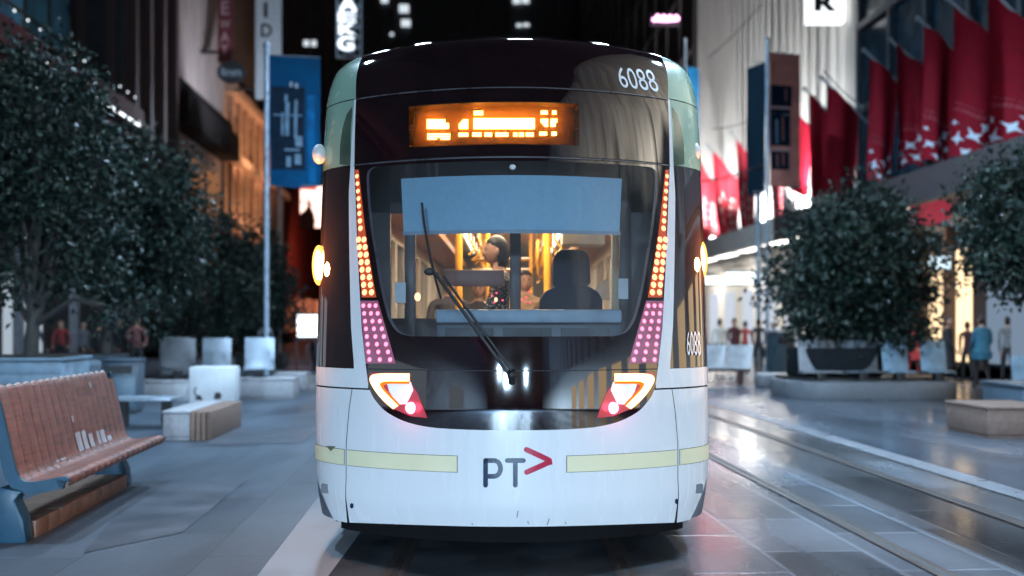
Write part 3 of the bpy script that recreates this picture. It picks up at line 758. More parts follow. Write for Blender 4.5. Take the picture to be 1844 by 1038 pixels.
def ground():
    def sheet(name, pts, z, mat):
        mb = MB(); mb.add([(p[0], p[1], z) for p in pts], [tuple(range(len(pts)))]); o = mb.build(name, mat); o['kind'] = 'structure'; return o
    def strip(name, x0, x1, y0, y1, z, mat):     # in street coordinates
        return sheet(name, [st(x0, y0), st(x1, y0), st(x1, y1), st(x0, y1)], z, mat)
    sheet('ground', [(-400, -400), (400, -400), (400, 600), (-400, 600)], 0, pm('asphalt', (.05, .055, .065), .5, scale=3, var=.3, rvar=.15))
    strip('left_pavement', -14.2, -1.20, -40, 130, .004, slab_mat('granite_paving', (.086, .116, .152), (.050, .070, .098), (.022, .028, .036), 1.55, .82, (.28, .6), .5))
    strip('track_bed', -1.20, 3.55, -40, 130, .004, slab_mat('concrete_track_bed', (.105, .128, .160), (.040, .049, .063), (.17, .20, .24), 1.15, .70, (.12, .42), .6, .5, .5, .035))
    strip('road', 3.55, 5.0, -40, 130, .004, slab_mat('damp_track_bed', (.16, .175, .20), (.05, .048, .05), (.10, .105, .115), 1.9, .62, (.06, .38), .65, .4, .55, .02))
    strip('kerb', 5.0, 5.28, -40, 130, .012, pm('kerb_granite', (.145, .155, .175), .4, scale=4, var=.15, rvar=.15))
    strip('right_pavement', 5.28, 15, -40, 130, .008, slab_mat('bluestone_paving', (.085, .10, .125), (.065, .078, .10), (.03, .035, .04), 1.3, .65, (.10, .36), .65))
    sheet('tram_shadow_strip', [(-1.12, -40), (1.12, -40), (1.12, 130), (-1.12, 130)], .0085, pm('shaded_track_concrete', (.042, .050, .060), .4, scale=2, var=.4, rvar=.15))  # dark strip paints the tram's shadow onto the track
    sheet('pale_strip', [st(-1.195, 1)[:2], (-1.125, 1), (-1.125, 24), st(-1.195, 24)[:2]], .0085, pm('pale_concrete_strip', (.25, .285, .325), .45, scale=4, var=.12))
    # grooved rails
    mg = pm('rail_groove', (.02, .018, .018), .6); mr = pm('rail_steel', (.12, .105, .10), .35, metal=.6, var=.1, scale=1, rvar=.03)
    for name, x, tilt in (('rail', -.72, 0), ('rail', .715, 0), ('rail', 3.04, HEAD), ('rail', 4.40, HEAD)):
        mb = MB()
        for x0, x1, k in ((x - .075, x - .03, 0), (x - .03, x + .02, 1), (x + .02, x + .06, 0)):
            q = (st if tilt else (lambda a, b, z=0: Vector((a, b, z))))
            mb.add([(*q(x0, -40)[:2], .0135), (*q(x1, -40)[:2], .0135), (*q(x1, 130)[:2], .0135), (*q(x0, 130)[:2], .0135)], [(0, 1, 2, 3)], k)
        o = mb.build(name, [mr, mg]); o['kind'] = 'structure'
    # darker areas of paving, one beside the bench
    pd = pm('dark_paving', (.070, .085, .108), .4, var=.06, scale=2)
    for px in ([(445, 866), (328, 961), (150, 998), (262, 866)], [(575, 772), (540, 800), (372, 802), (400, 772)]): sheet('paving_patch', [G(u, v, 0)[:2] for u, v in px], .0085, pd)

def bench():
    p0 = G(124, 860, .45); p0.z = 0
    B = empty('slatted_bench', p0, 'long red-brown slatted bench with worn pale patches and blue steel end in the left foreground', 'bench', rotz=.045)
    Lb, MBx = 2.72, Matrix.Translation(p0) @ Matrix.Rotation(.045, 4, 'Z')
    prof = [(-.005, .395), (.012, .425), (.0, .452), (-.05, .458), (-.15, .437), (-.27, .425), (-.325, .448), (-.36, .52), (-.395, .68), (-.44, .88), (-.485, 1.06), (-.505, 1.092), (-.525, 1.075)]
    pp = smoothline(prof, 4); n = 17; w = Lb / n
    # place slats
    mb = MB(MBx)
    for i in range(n):
        y0, y1 = i * w + .0012, (i + 1) * w - .0012
        d = (0, .025)[i == n - 1]
        q = pp if d == 0 else [p for p in pp if p[1] < 1.085 - d]
        prev = None; vs = []
        for j, (x, z) in enumerate(q):
            a = q[max(0, j - 1)]; b = q[min(len(q) - 1, j + 1)]; l = math.hypot(b[0] - a[0], b[1] - a[1]); nx, nz = (b[1] - a[1]) / l, -(b[0] - a[0]) / l
            r = .010
            for yy, h in ((y0, 0), (y0 + .016, .8), ((y0 + y1) / 2, 1.0), (y1 - .016, .8), (y1, 0), (y1 - .012, -.5), (y0 + .012, -.5)):
                vs.append((x + nx * r * h * 1, yy, z + nz * r * h))
        m = len(q); fs = []
        for j in range(m - 1):
            for k in range(7): fs.append((j * 7 + k, j * 7 + (k + 1) % 7, (j + 1) * 7 + (k + 1) % 7, (j + 1) * 7 + k))
        fs += [tuple(range(7)), tuple(range((m - 1) * 7, m * 7))[::-1]]
        mb.add(vs, fs)
    sl = mb.build('slats', M['wood'], B, smooth=True)
    # worn patches: thin scabs of exposed grey on the slats
    def on(t, y, h=.0112):
        i = min(len(pp) - 2, max(1, int(t * (len(pp) - 1)))); a, b, c = pp[i - 1], pp[i + 1], pp[i]; l = math.hypot(b[0] - a[0], b[1] - a[1])
        return (c[0] + (b[1] - a[1]) / l * h, y, c[1] - (b[0] - a[0]) / l * h)
    mb = MB(MBx)
    for y0, y1, t0, t1 in ((1.30, 1.56, .54, .66), (1.58, 1.72, .535, .65), (1.84, 2.08, .545, .64), (2.1, 2.24, .54, .60),  (1.62, 1.80, .67, .69), (.72, .98, .535, .548), (1.06, 1.26, .54, .555), (.3, .52, .60, .615), (.8, .84, .60, .62), (1.5, 1.53, .78, .80), (1.9, 1.94, .74, .77), (1.95, 1.99, .80, .83), (1.1, 1.14, .76, .78), (1.3, 1.34, .70, .72)):
        for i in range(n):
            a, b = max(y0, i * w + .018), min(y1, (i + 1) * w - .018)
            if b - a < .012: continue
            j = .012 * rnd.random()
            ts = lin(t0 + j, t1 - j, 4)
            for q0, q1 in zip(ts, ts[1:]): mb.quad(on(q0, a), on(q0, b), on(q1, b), on(q1, a))
    mb.build('worn_patch', M['worn'], B)
    mb = MB(MBx)                                # pale fixing caps along the front lip
    for i in range(3, n): mb.ball((.014, (i + .5) * w, .43), .012, .017, .010, 8, 6)
    for i in range(n - 1): mb.tube([(-.505, i * w + .012, 1.094), (-.505, (i + .5) * w, 1.102), (-.505, (i + 1) * w - .012, 1.094)], [.008, .016, .008], 6)
    mb.build('fixing_cap', pm('pale_cap', (.46, .36, .33), .4), B, smooth=True)
    # blue steel ends following the seat
    for y in (-.035, Lb - .02):
        mb = MB(MBx); out = []
        inner = [(x + .0, z) for x, z in pp[3:-3]]
        lo = []
        for j, (x, z) in enumerate(inner):
            a = inner[max(0, j - 1)]; b = inner[min(len(inner) - 1, j + 1)]; l = math.hypot(b[0] - a[0], b[1] - a[1]); wd = .085 if z < .7 else .06
            lo.append((x - (b[1] - a[1]) / l * wd, z + (b[0] - a[0]) / l * wd))
        for j in range(len(inner) - 1):
            mb.prism([inner[j], inner[j + 1], lo[j + 1], lo[j]], 'y', y, y + .045)
        mb.build('end_frame', M['blue_steel'], B)
    for y in (-.10, Lb - .25):
        mb = MB(MBx); mb.prism([(-.62, 0), (-.26, 0), (-.28, .16), (-.34, .30), (-.30, .36), (-.44, .40), (-.50, .34), (-.58, .2)], 'y', y, y + .16)
        mb.build('leg', M['blue_steel'], B, bevel=.012)
    mb = MB(MBx)
    for i in range(9):                          # coursed stone plinth blocks
        y0 = .07 + i * .262; mb.box(-.68, -.255 + rnd.uniform(-.004, .004), y0, y0 + .257, 0, .125 + rnd.uniform(-.003, .003))
    mb.build('plinth', M['warm_stone'], B, bevel=.008)

def seat_chair(name, loc, rotz, label, mat, group, w=.56):
    """single fixed mall chair: broad flat back, seat, pedestal"""
    C = empty(name, loc, label, 'chair', group, rotz); T0 = Matrix.Translation(loc) @ Matrix.Rotation(rotz, 4, 'Z'); z0 = .0
    mb = MB(T0); mb.box(-w / 2, w / 2, -.24, .22, z0 + .17, z0 + .205); mb.build('seat', mat, C, bevel=.012)
    mb = MB(T0); mb.prism([(.20, z0 + .19), (.235, z0 + .17), (.37, z0 + .82), (.335, z0 + .84)], 'x', -w / 2, w / 2); mb.build('backrest', mat, C, bevel=.012)
    mb = MB(T0); mb.box(-.09, .09, -.10, .12, z0, z0 + .17); mb.box(-.16, .16, -.14, .14, z0, z0 + .02); mb.build('pedestal', M['black'], C, bevel=.005)
    mb = MB(T0)
    for s in (-1, 1): mb.box(s * w / 2 - .02, s * w / 2 + .02, -.2, .26, z0 + .14, z0 + .18)
    mb.each('side_rail', M['seat_dark'], C, bevel=.004)
    return C

def block(name, px0, px1, depth, h, label, cat, mat, group=None, end_mat=None):
    """stone plinth whose near face spans two ground pixels; blocks with a joint, chamfered"""
    a, b = G(*px0), G(*px1); w = b.x - a.x
    root = empty(name, (a + b) / 2, label, cat, group); c = (a + b) / 2
    mb = MB(Matrix.Translation(c) @ Matrix.Rotation(.05, 4, 'Z'))
    x0 = -w / 2; x1 = w / 2; s = x1 if end_mat is None else x0 + w * .55
    mb.box(x0, s, 0, depth, .05, h); mb.box(x0 + .02, s - .01, .02, depth, 0, .05)
    mb.build('stone_block', mat, root, bevel=.015)
    mb = MB(Matrix.Translation(c) @ Matrix.Rotation(.05, 4, 'Z')); mb.box(x0 - .015, x1 - (0 if end_mat is None else w * .45) + .015, -.015, depth + .02, h, h + .04); mb.build('cap_stone', mat, root, bevel=.012)
    if end_mat:
        mb = MB(Matrix.Translation(c) @ Matrix.Rotation(.05, 4, 'Z'))
        n = 4; q = (x1 - s) / n
        for i in range(n): mb.box(s + .004 + i * q, s + (i + 1) * q - .006, -.01, depth, 0, h + .03)
        mb.build('slatted_end', end_mat, root, bevel=.012)
    return root

def furniture():
    bench()
    block('stone_plinth', (288, 796), (386, 792), 1.9, .36, 'pale stone plinth with a warm brown slatted end, right behind the slatted bench', 'plinth', M['granite'], None, M['warm_stone'])
    block('stone_plinth', (422, 721), (530, 719), .9, .40, 'pale stone plinth below the chair right of the white cabinet', 'plinth', M['granite'], None)
    block('stone_plinth', (488, 707), (552, 704), .9, .38, 'pale stone plinth farthest back, nearest the tram side', 'plinth', M['granite'])
    block('stone_plinth', (246, 724), (340, 722), .9, .38, 'pale stone plinth left of the white cabinet, under a dark framed chair', 'plinth', M['granite'])
    g = 'fixed metal chairs on the left pavement'
    def onpl(u, v, z): p = G(u, v, 0); return Vector((p.x, p.y + .45, z))
    seat_chair('mall_chair', onpl(457, 720, .44), .1, 'pale metal chair on the stone plinth right of the white cabinet', M['seat_metal'], g, .62)
    seat_chair('mall_chair', onpl(308, 723, .42), .15, 'dark framed metal chair on the stone plinth left of the white cabinet', M['seat_dark'], g, .70)
    c = seat_chair('mall_chair', G(389, 697), .1, 'grey metal chair standing behind the white cabinet', M['seat_metal'], g, .70); c.scale = (1, 1, 1.45)
    c = seat_chair('mall_chair', G(318, 690), .2, 'dull grey chair back seen behind the dark framed chair', M['cab_grey'], g, .8); c.scale = (1, 1, 1.45)
    # flat low seat behind the brown ended plinth
    a = G(330, 770); Bq = empty('low_bench', a, 'low blue-grey bench seat on the brown ended plinth', 'bench')
    mb = MB(Matrix.Translation(a)); mb.box(-1.05, -.1, -.25, .3, .41, .46); mb.build('seat', M['seat_metal'], Bq, bevel=.01)
    mb = MB(Matrix.Translation(a)); mb.box(-.95, -.85, -.1, .1, 0, .41); mb.box(-.3, -.2, -.1, .1, 0, .41); mb.each('support', M['black'], Bq)
    # slate blue litter bin
    c = G(214, 746); Q = empty('litter_bin', c, 'slate blue boxy litter bin just behind the slatted bench', 'bin', rotz=.05)
    T0 = Matrix.Translation(c) @ Matrix.Rotation(.05, 4, 'Z')
    mb = MB(T0); mb.box(-.30, .30, 0, .55, .05, .90); mb.build('body', M['bin_blue'], Q, bevel=.02)
    mb = MB(T0); mb.box(-.32, .32, -.02, .57, .905, .96); mb.build('lid', M['bin_blue'], Q, bevel=.015)
    mb = MB(T0); mb.box(-.22, .22, -.012, .01, .70, .84); mb.build('slot', M['black'], Q)
    mb = MB(T0); mb.box(-.27, .27, -.008, .02, .12, .64); mb.build('door', pm('bin_door', (.08, .135, .18), .4), Q, bevel=.006)
    mb = MB(T0); mb.box(-.26, .26, .04, .5, 0, .05); mb.build('foot', M['black'], Q)
    # white cabinet
    c = G(381, 742); Q = empty('service_cabinet', c, 'white service cabinet with small black marks on the left pavement', 'cabinet', rotz=.03)
    T0 = Matrix.Translation(c) @ Matrix.Rotation(.03, 4, 'Z')
    mb = MB(T0); mb.box(-.40, .40, 0, .5, .03, .80); mb.build('body', M['cabinet'], Q, bevel=.03)
    mb = MB(T0); mb.box(-.385, .385, .02, .48, 0, .03); mb.build('base', M['black'], Q)
    mb = MB(T0); mb.box(-.36, .36, -.006, .01, .08, .76); mb.build('door', M['cabinet'], Q, bevel=.004)
    mb = MB(T0)
    mb.prism([(.04, .23), (.16, .22), (.18, .30), (.14, .35), (.06, .34)], 'y', -.014, -.005); mb.prism([(-.29, .22), (-.14, .20), (-.16, .24), (-.20, .30), (-.25, .30)], 'y', -.014, -.005)
    mb.tube([(-.27, -.01, .28), (-.30, -.01, .36), (-.27, -.01, .44)], .014, 6)
    mb.build('black_mark', M['black'], Q)
    # lit advertising screen
    c = P(555, 650, 34); c.z = 0; Q = empty('advertising_screen', c, 'bright white lit screen on a dark stand left of the tram', 'screen'); T0 = Matrix.Translation(c)
    mb = MB(T0); mb.box(-.40, .40, 0, .12, 1.10, 1.92); mb.build('case', M['black'], Q, bevel=.01)
    mb = MB(T0); mb.box(-.36, .36, -.012, -.002, 1.15, 1.87); mb.build('panel', em('white_screen', (.86, .95, 1), 3.0), Q)
    mb = MB(T0); mb.box(-.46, .46, -.05, .2, 1.03, 1.08); mb.box(-.42, -.36, 0, .1, 0, 1.03); mb.box(.3, .36, 0, .1, 0, 1.03); mb.box(-.05, .03, -.01, .1, .2, .9); mb.build('stand', pm('red_stand', (.11, .05, .05), .5), Q)
    mb = MB(T0)
    for z in (1.77, 1.5, 1.22): mb.prism([(-.36, z), (-.22, z + .02), (-.30, z + .05), (-.36, z + .07)], 'y', -.02, -.013)
    mb.build('screen_mark', M['black'], Q)
    # planters of the left trees
    g = 'planters under the left row of trees'
    def planter(px, w, d, h, label, mat, group=None, seats=0, smat=None):
        c = G(*px); Q = empty('planter', c, label, 'planter', group, .05); T0 = Matrix.Translation(c) @ Matrix.Rotation(.05, 4, 'Z')
        mb = MB(T0); mb.prism([(-w / 2, 0), (w / 2, 0), (w / 2, d), (-w / 2, d)], 'z', .04, h); mb.build('tub', mat, Q, bevel=.04)
        mb = MB(T0); mb.box(-w / 2 - .03, w / 2 + .03, -.03, d + .03, h, h + .05); mb.build('rim', mat, Q, bevel=.015)
        mb = MB(T0); mb.box(-w / 2 + .06, w / 2 - .06, .06, d - .06, h + .03, h + .07); mb.build('soil', pm('soil', (.02, .015, .012), .95), Q)
        mb = MB(T0)
        for i in range(5): mb.box(-w / 2 + .05, w / 2 - .05, -.012, .02, .10 + i * (h - .12) / 5, .08 + (i + 1) * (h - .12) / 5)
        mb.build('slatted_front', smat or mat, Q, bevel=.004)
        return Q, T0
    planter((22, 770), 1.5, 1.3, 1.0, 'pale blue slatted planter around the nearest left tree trunk', pm('pale_blue_planter', (.17, .25, .32), .5), g)
    planter((128, 724), 1.5, 1.4, .88, 'blue planter box with pale slats around the second left tree trunk', M['bin_blue'], g, 0, pm('pale_blue_slat', (.20, .28, .35), .5))
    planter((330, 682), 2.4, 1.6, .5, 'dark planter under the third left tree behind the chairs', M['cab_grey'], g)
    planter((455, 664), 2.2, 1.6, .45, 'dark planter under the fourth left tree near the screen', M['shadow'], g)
    # right side
    c = G(1590, 722); Q = empty('planter', c, 'wide dark planter ringed by a low stone kerb on the right pavement', 'planter'); T0 = Matrix.Translation(c) @ Matrix.Rotation(.03, 4, 'Z')
    ring = lambda a, b, y0: [(a * math.copysign(abs(math.cos(t)) ** .5, math.cos(t)), y0 + b * math.copysign(abs(math.sin(t)) ** .6, math.sin(t))) for t in lin(0, 2 * PI * 35 / 36, 35)]
    mb = MB(T0); mb.prism(ring(1.85, 1.2, 1.2), 'z', 0, .38); mb.build('kerb', pm('grey_stone_kerb', (.11, .12, .135), .5, var=.15, scale=16), Q, bevel=.04)
    mb = MB(T0); mb.prism(ring(1.7, 1.0, 1.45), 'z', .38, .44); mb.build('ledge', M['black'], Q)
    mb = MB(T0 @ Matrix.Translation((-.55, 0, 0))); mb.prism(ring(.95, .7, 1.35), 'z', .44, 1.06); mb.build('tub', pm('dark_slate_tub', (.010, .013, .016), .7, scale=10, spec=.08), Q, bevel=.05)
    c = G(1416, 700); Q = empty('stone_kerb', c, 'low stone kerb block left of the wide dark planter', 'kerb block'); T0 = Matrix.Translation(c)
    mb = MB(T0); mb.prism(ring(.62, .5, .5), 'z', 0, .30); mb.build('block', pm('kerb_block_stone', (.17, .17, .18), .5, scale=16), Q, bevel=.05)
    mb = MB(T0); mb.prism(ring(.58, .46, .5), 'z', .30, .34); mb.build('cap', M['granite'], Q, bevel=.01)
    g = 'blue chairs on the planter kerb'
    def onk(u, y): return Vector(((u - U0) * y / F, y, .385))
    yk = G(1590, 722).y
    bm_ = pm('blue_seat_metal', (.15, .24, .32), .4, metal=.2)
    seat_chair('mall_chair', onk(1620, yk + .45), .0, 'blue metal chair on the planter kerb, next to the dark tub', bm_, g, .54)
    seat_chair('mall_chair', onk(1690, yk + .45), .0, 'blue metal chair at the right end of the planter kerb, by the dark coated person', bm_, g, .54)
    gm = pm('slate_seat_metal', (.085, .105, .125), .45, metal=.2)
    seat_chair('mall_chair', onk(1478, yk + .45), .0, 'slate grey chair at the left end of the planter kerb, beside the teal bin', pm('pale_slate_seat', (.19, .20, .22), .45), g, .78)
    seat_chair('mall_chair', onk(1553, yk + .45), .0, 'dark slate chair in front of the dark tub on the planter kerb', gm, g, .80)
    c = G(1862, 716); s = seat_chair('mall_chair', c, -.1, 'blue metal chair cut by the right edge of the photo', bm_, None, .75); s.scale = (1, 1, 1.05)
    block('stone_plinth', (1757, 786), (1930, 796), 1.2, .40, 'warm brown stone plinth at the right edge of the photo', 'plinth', M['bin_stone'])
    # kiosk cabinet right of the flag pole
    c = G(1413, 676); Q = empty('kiosk_bin', c, 'dark teal rounded bin with a pale top between pole and planter', 'bin'); T0 = Matrix.Translation(c)
    mb = MB(T0); mb.lathe([(.40, 0), (.44, .03), (.44, 1.25), (.40, 1.30)], (0, .44, 0), 28); mb.build('body', pm('dark_teal_metal', (.035, .06, .075), .35, var=.1), Q, smooth=True)
    mb = MB(T0); mb.lathe([(.47, 1.32), (.48, 1.36), (.40, 1.40), (.05, 1.43)], (0, .44, 0), 28); mb.build('lid', M['seat_metal'], Q, smooth=True)
    mb = MB(T0); mb.box(-.2, .2, -.02, .2, 1.0, 1.16); mb.build('slot', M['black'], Q)
    # reclined pair of seats beside the tram on the right
    c = G(1296, 692); Q = empty('metal_bench', c, 'grey metal bench with two leaning backs right beside the tram', 'bench'); T0 = Matrix.Translation(c) @ Matrix.Rotation(-.5, 4, 'Z')
    for i, x in enumerate((-.62, .10)):
        mb = MB(T0); mb.prism([(-.28, .44), (.18, .40), (.42, 1.02), (.46, 1.0), (.22, .36), (-.28, .40)], 'x', x, x + .68); mb.build('seat', pm('grey_seat_sheet', (.24, .24, .25), .45, metal=.2), Q, bevel=.01)
    mb = MB(T0); mb.box(-.66, .82, -.1, .0, .33, .39); mb.box(-.5, -.42, -.2, .2, 0, .36); mb.box(.5, .58, -.2, .2, 0, .36); mb.build('frame', pm('maroon_frame', (.09, .04, .04), .5), Q, bevel=.008)

# ------------------------------------------------------------------ trees
def tree(label, base, trunk_h, trunk_r, lobes, n, leaf, group, seed, lean=0.0):
    rg = np.random.default_rng(seed); rr = random.Random(seed)
    root = empty('tree', base, label, 'tree', group)
    top = Vector((base.x + lean, base.y, base.z + trunk_h)); mb = MB()
    mb.tube([Vector((base.x + lean * t * t + .03 * math.sin(5 * t + seed), base.y + .02 * math.cos(4 * t), base.z + trunk_h * t)) for t in lin(0, 1, 8)], [trunk_r * (1.25 - .5 * t) if i else trunk_r * 1.5 for i, t in enumerate(lin(0, 1, 8))], 12)
    mb.build('trunk', M['bark'], root, smooth=True)
    mb = MB()
    for c, rx, rz in lobes:
        mid = top.lerp(c, .5) + Vector((rr.uniform(-.1, .1), rr.uniform(-.1, .1), .12))
        q = top - Vector((0, 0, trunk_h * rr.uniform(0, .25)))
        mb.tube([q, q.lerp(mid, .5), mid, c], [trunk_r * .5, trunk_r * .4, trunk_r * .28, trunk_r * .1], 7)
        for _ in range(3):
            d = Vector((rr.uniform(-1, 1) * rx, rr.uniform(-1, 1) * rx, rr.uniform(-.7, .8) * rz)) * .8
            mb.tube([mid, mid.lerp(c + d, .5), c + d], [trunk_r * .2, trunk_r * .13, .006], 5)
    mb.build('limb', M['bark'], root, smooth=True)
    vol = np.array([rx * rx * rz for c, rx, rz in lobes]) ** .75; vol = vol / vol.sum(); V = []; Fc = []; mi_ = []
    for (c, rx, rz), w in zip(lobes, vol):
        k = int(n * w); ncl = max(6, k // 16)
        d = rg.normal(size=(ncl, 3)); d /= np.linalg.norm(d, axis=1)[:, None]
        rad = rg.uniform(.25, 1.0, ncl) ** .4 * rg.uniform(.85, 1.12, ncl)
        cl = d * rad[:, None] * np.array([rx, rx, rz]) + np.array(c)
        for q, dd in zip(cl, d):
            young = 1 if rg.uniform() < .24 else 0
            for _ in range(16):
                p = q + rg.normal(size=3) * leaf * 1.15
                a = dd * .7 + rg.normal(size=3) * .75; a[2] -= .25; a /= np.linalg.norm(a)          # leaf direction
                b = np.cross(a, rg.normal(size=3)); b /= np.linalg.norm(b); nn = np.cross(a, b)
                l = leaf * rg.uniform(.7, 1.25); wd = l * .27; i0 = len(V)
                V += [p, p + a * l * .45 + b * wd + nn * wd * .35, p + a * l, p + a * l * .45 - b * wd + nn * wd * .35]
                Fc += [(i0, i0 + 1, i0 + 2), (i0, i0 + 2, i0 + 3)]; mi_ += [young, young]
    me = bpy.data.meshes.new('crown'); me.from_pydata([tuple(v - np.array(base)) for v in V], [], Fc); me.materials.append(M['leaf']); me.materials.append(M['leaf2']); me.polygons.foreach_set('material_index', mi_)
    o = bpy.data.objects.new('crown', me); COL.objects.link(o); o.parent = root
    return root

def trees():
    def lob(y, L): 
        return [(P(u, v, y + rnd.uniform(-.6, .6)), ru * y / F, rv * y / F) for u, v, ru, rv in L]
    g = 'left row of street trees'
    b = G(22, 770); b.y += .65; y = b.y
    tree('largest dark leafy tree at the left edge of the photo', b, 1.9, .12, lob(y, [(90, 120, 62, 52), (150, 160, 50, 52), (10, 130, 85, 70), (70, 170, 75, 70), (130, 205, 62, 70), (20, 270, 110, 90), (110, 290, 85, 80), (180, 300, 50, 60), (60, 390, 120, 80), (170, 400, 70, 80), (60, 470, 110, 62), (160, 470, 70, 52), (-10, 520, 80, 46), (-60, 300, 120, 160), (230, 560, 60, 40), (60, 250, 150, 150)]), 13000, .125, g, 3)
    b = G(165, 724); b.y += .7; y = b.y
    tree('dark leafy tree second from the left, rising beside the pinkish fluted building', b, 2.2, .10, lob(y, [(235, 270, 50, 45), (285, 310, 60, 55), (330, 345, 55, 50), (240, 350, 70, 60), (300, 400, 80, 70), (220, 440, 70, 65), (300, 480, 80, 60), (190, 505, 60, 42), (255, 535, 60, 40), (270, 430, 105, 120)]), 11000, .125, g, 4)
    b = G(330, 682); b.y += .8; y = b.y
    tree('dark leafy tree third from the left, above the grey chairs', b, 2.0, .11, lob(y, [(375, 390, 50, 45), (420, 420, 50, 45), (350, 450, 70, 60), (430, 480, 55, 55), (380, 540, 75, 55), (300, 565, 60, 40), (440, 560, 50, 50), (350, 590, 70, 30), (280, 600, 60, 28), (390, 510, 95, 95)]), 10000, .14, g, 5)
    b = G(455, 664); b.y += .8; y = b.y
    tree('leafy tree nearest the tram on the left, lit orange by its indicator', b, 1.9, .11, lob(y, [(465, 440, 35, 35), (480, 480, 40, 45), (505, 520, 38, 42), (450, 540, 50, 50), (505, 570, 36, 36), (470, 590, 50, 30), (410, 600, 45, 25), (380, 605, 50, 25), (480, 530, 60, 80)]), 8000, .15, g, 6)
    g = 'right street trees in planters'
    c = G(1590, 722); b = Vector((c.x - .55, c.y + 1.3, 1.1)); y = b.y
    tree('round topped dark tree growing from the wide dark planter', b, 1.0, .10, lob(y, [(1548, 520, 125, 80), (1545, 395, 80, 62), (1480, 440, 62, 70), (1590, 430, 66, 66), (1440, 480, 48, 50), (1540, 480, 110, 80), (1645, 485, 52, 64), (1470, 540, 70, 55), (1560, 560, 90, 50), (1640, 560, 46, 46), (1400, 525, 42, 36), (1500, 590, 80, 28), (1600, 600, 70, 28), (1540, 606, 105, 26), (1560, 450, 110, 100)]), 19000, .15, g, 8)
    b = P(1880, 720, 17); b.z = .4
    tree('dark tree with glinting leaves at the right edge of the photo', b, 2.0, .12, lob(17, [(1800, 340, 50, 46), (1850, 330, 70, 60), (1770, 390, 48, 45), (1830, 400, 75, 60), (1900, 400, 80, 90), (1752, 440, 36, 36), (1810, 460, 60, 50), (1880, 480, 70, 50), (1775, 492, 34, 28), (1850, 510, 50, 26), (1850, 410, 90, 100)]), 10000, .13, g, 9)
    c = Vector(b); c.z = 0; Q = empty('planter', c, 'grey planter of the tree at the right edge of the photo', 'planter')
    mb = MB(Matrix.Translation(c)); mb.box(-.7, .7, -.7, .7, 0, .55); mb.build('tub', M['bin_blue'], Q, bevel=.04)
    mb = MB(Matrix.Translation(c)); mb.box(-.73, .73, -.73, .73, .55, .6); mb.build('rim', M['bin_blue'], Q, bevel=.015)
# ------------------------------------------------------------------ buildings
def SMB(): return MB(STREET)
def sgrid(mb, x, y0, y1, z0, z1, ny, nz, w, d, mat):      # mullion grid on a street-parallel wall at x, standing d proud
    a, b = (x - d, x) if d < 0 else (x, x + d)
    a, b = min(x, x + d), max(x, x + d)
    for i in range(ny + 1):
        y = y0 + (y1 - y0) * i / ny; mb.box(a, b, y - w / 2, y + w / 2, z0, z1, mat)
    for j in range(nz + 1):
        z = z0 + (z1 - z0) * j / nz
        for i in range(ny):
            ya = y0 + (y1 - y0) * i / ny + w / 2; yb = y0 + (y1 - y0) * (i + 1) / ny - w / 2
            mb.box(a, b, ya, yb, z - w / 2, z + w / 2, mat)
def bld(name, label, x, y): return empty(name, st(x, y), label, 'building')

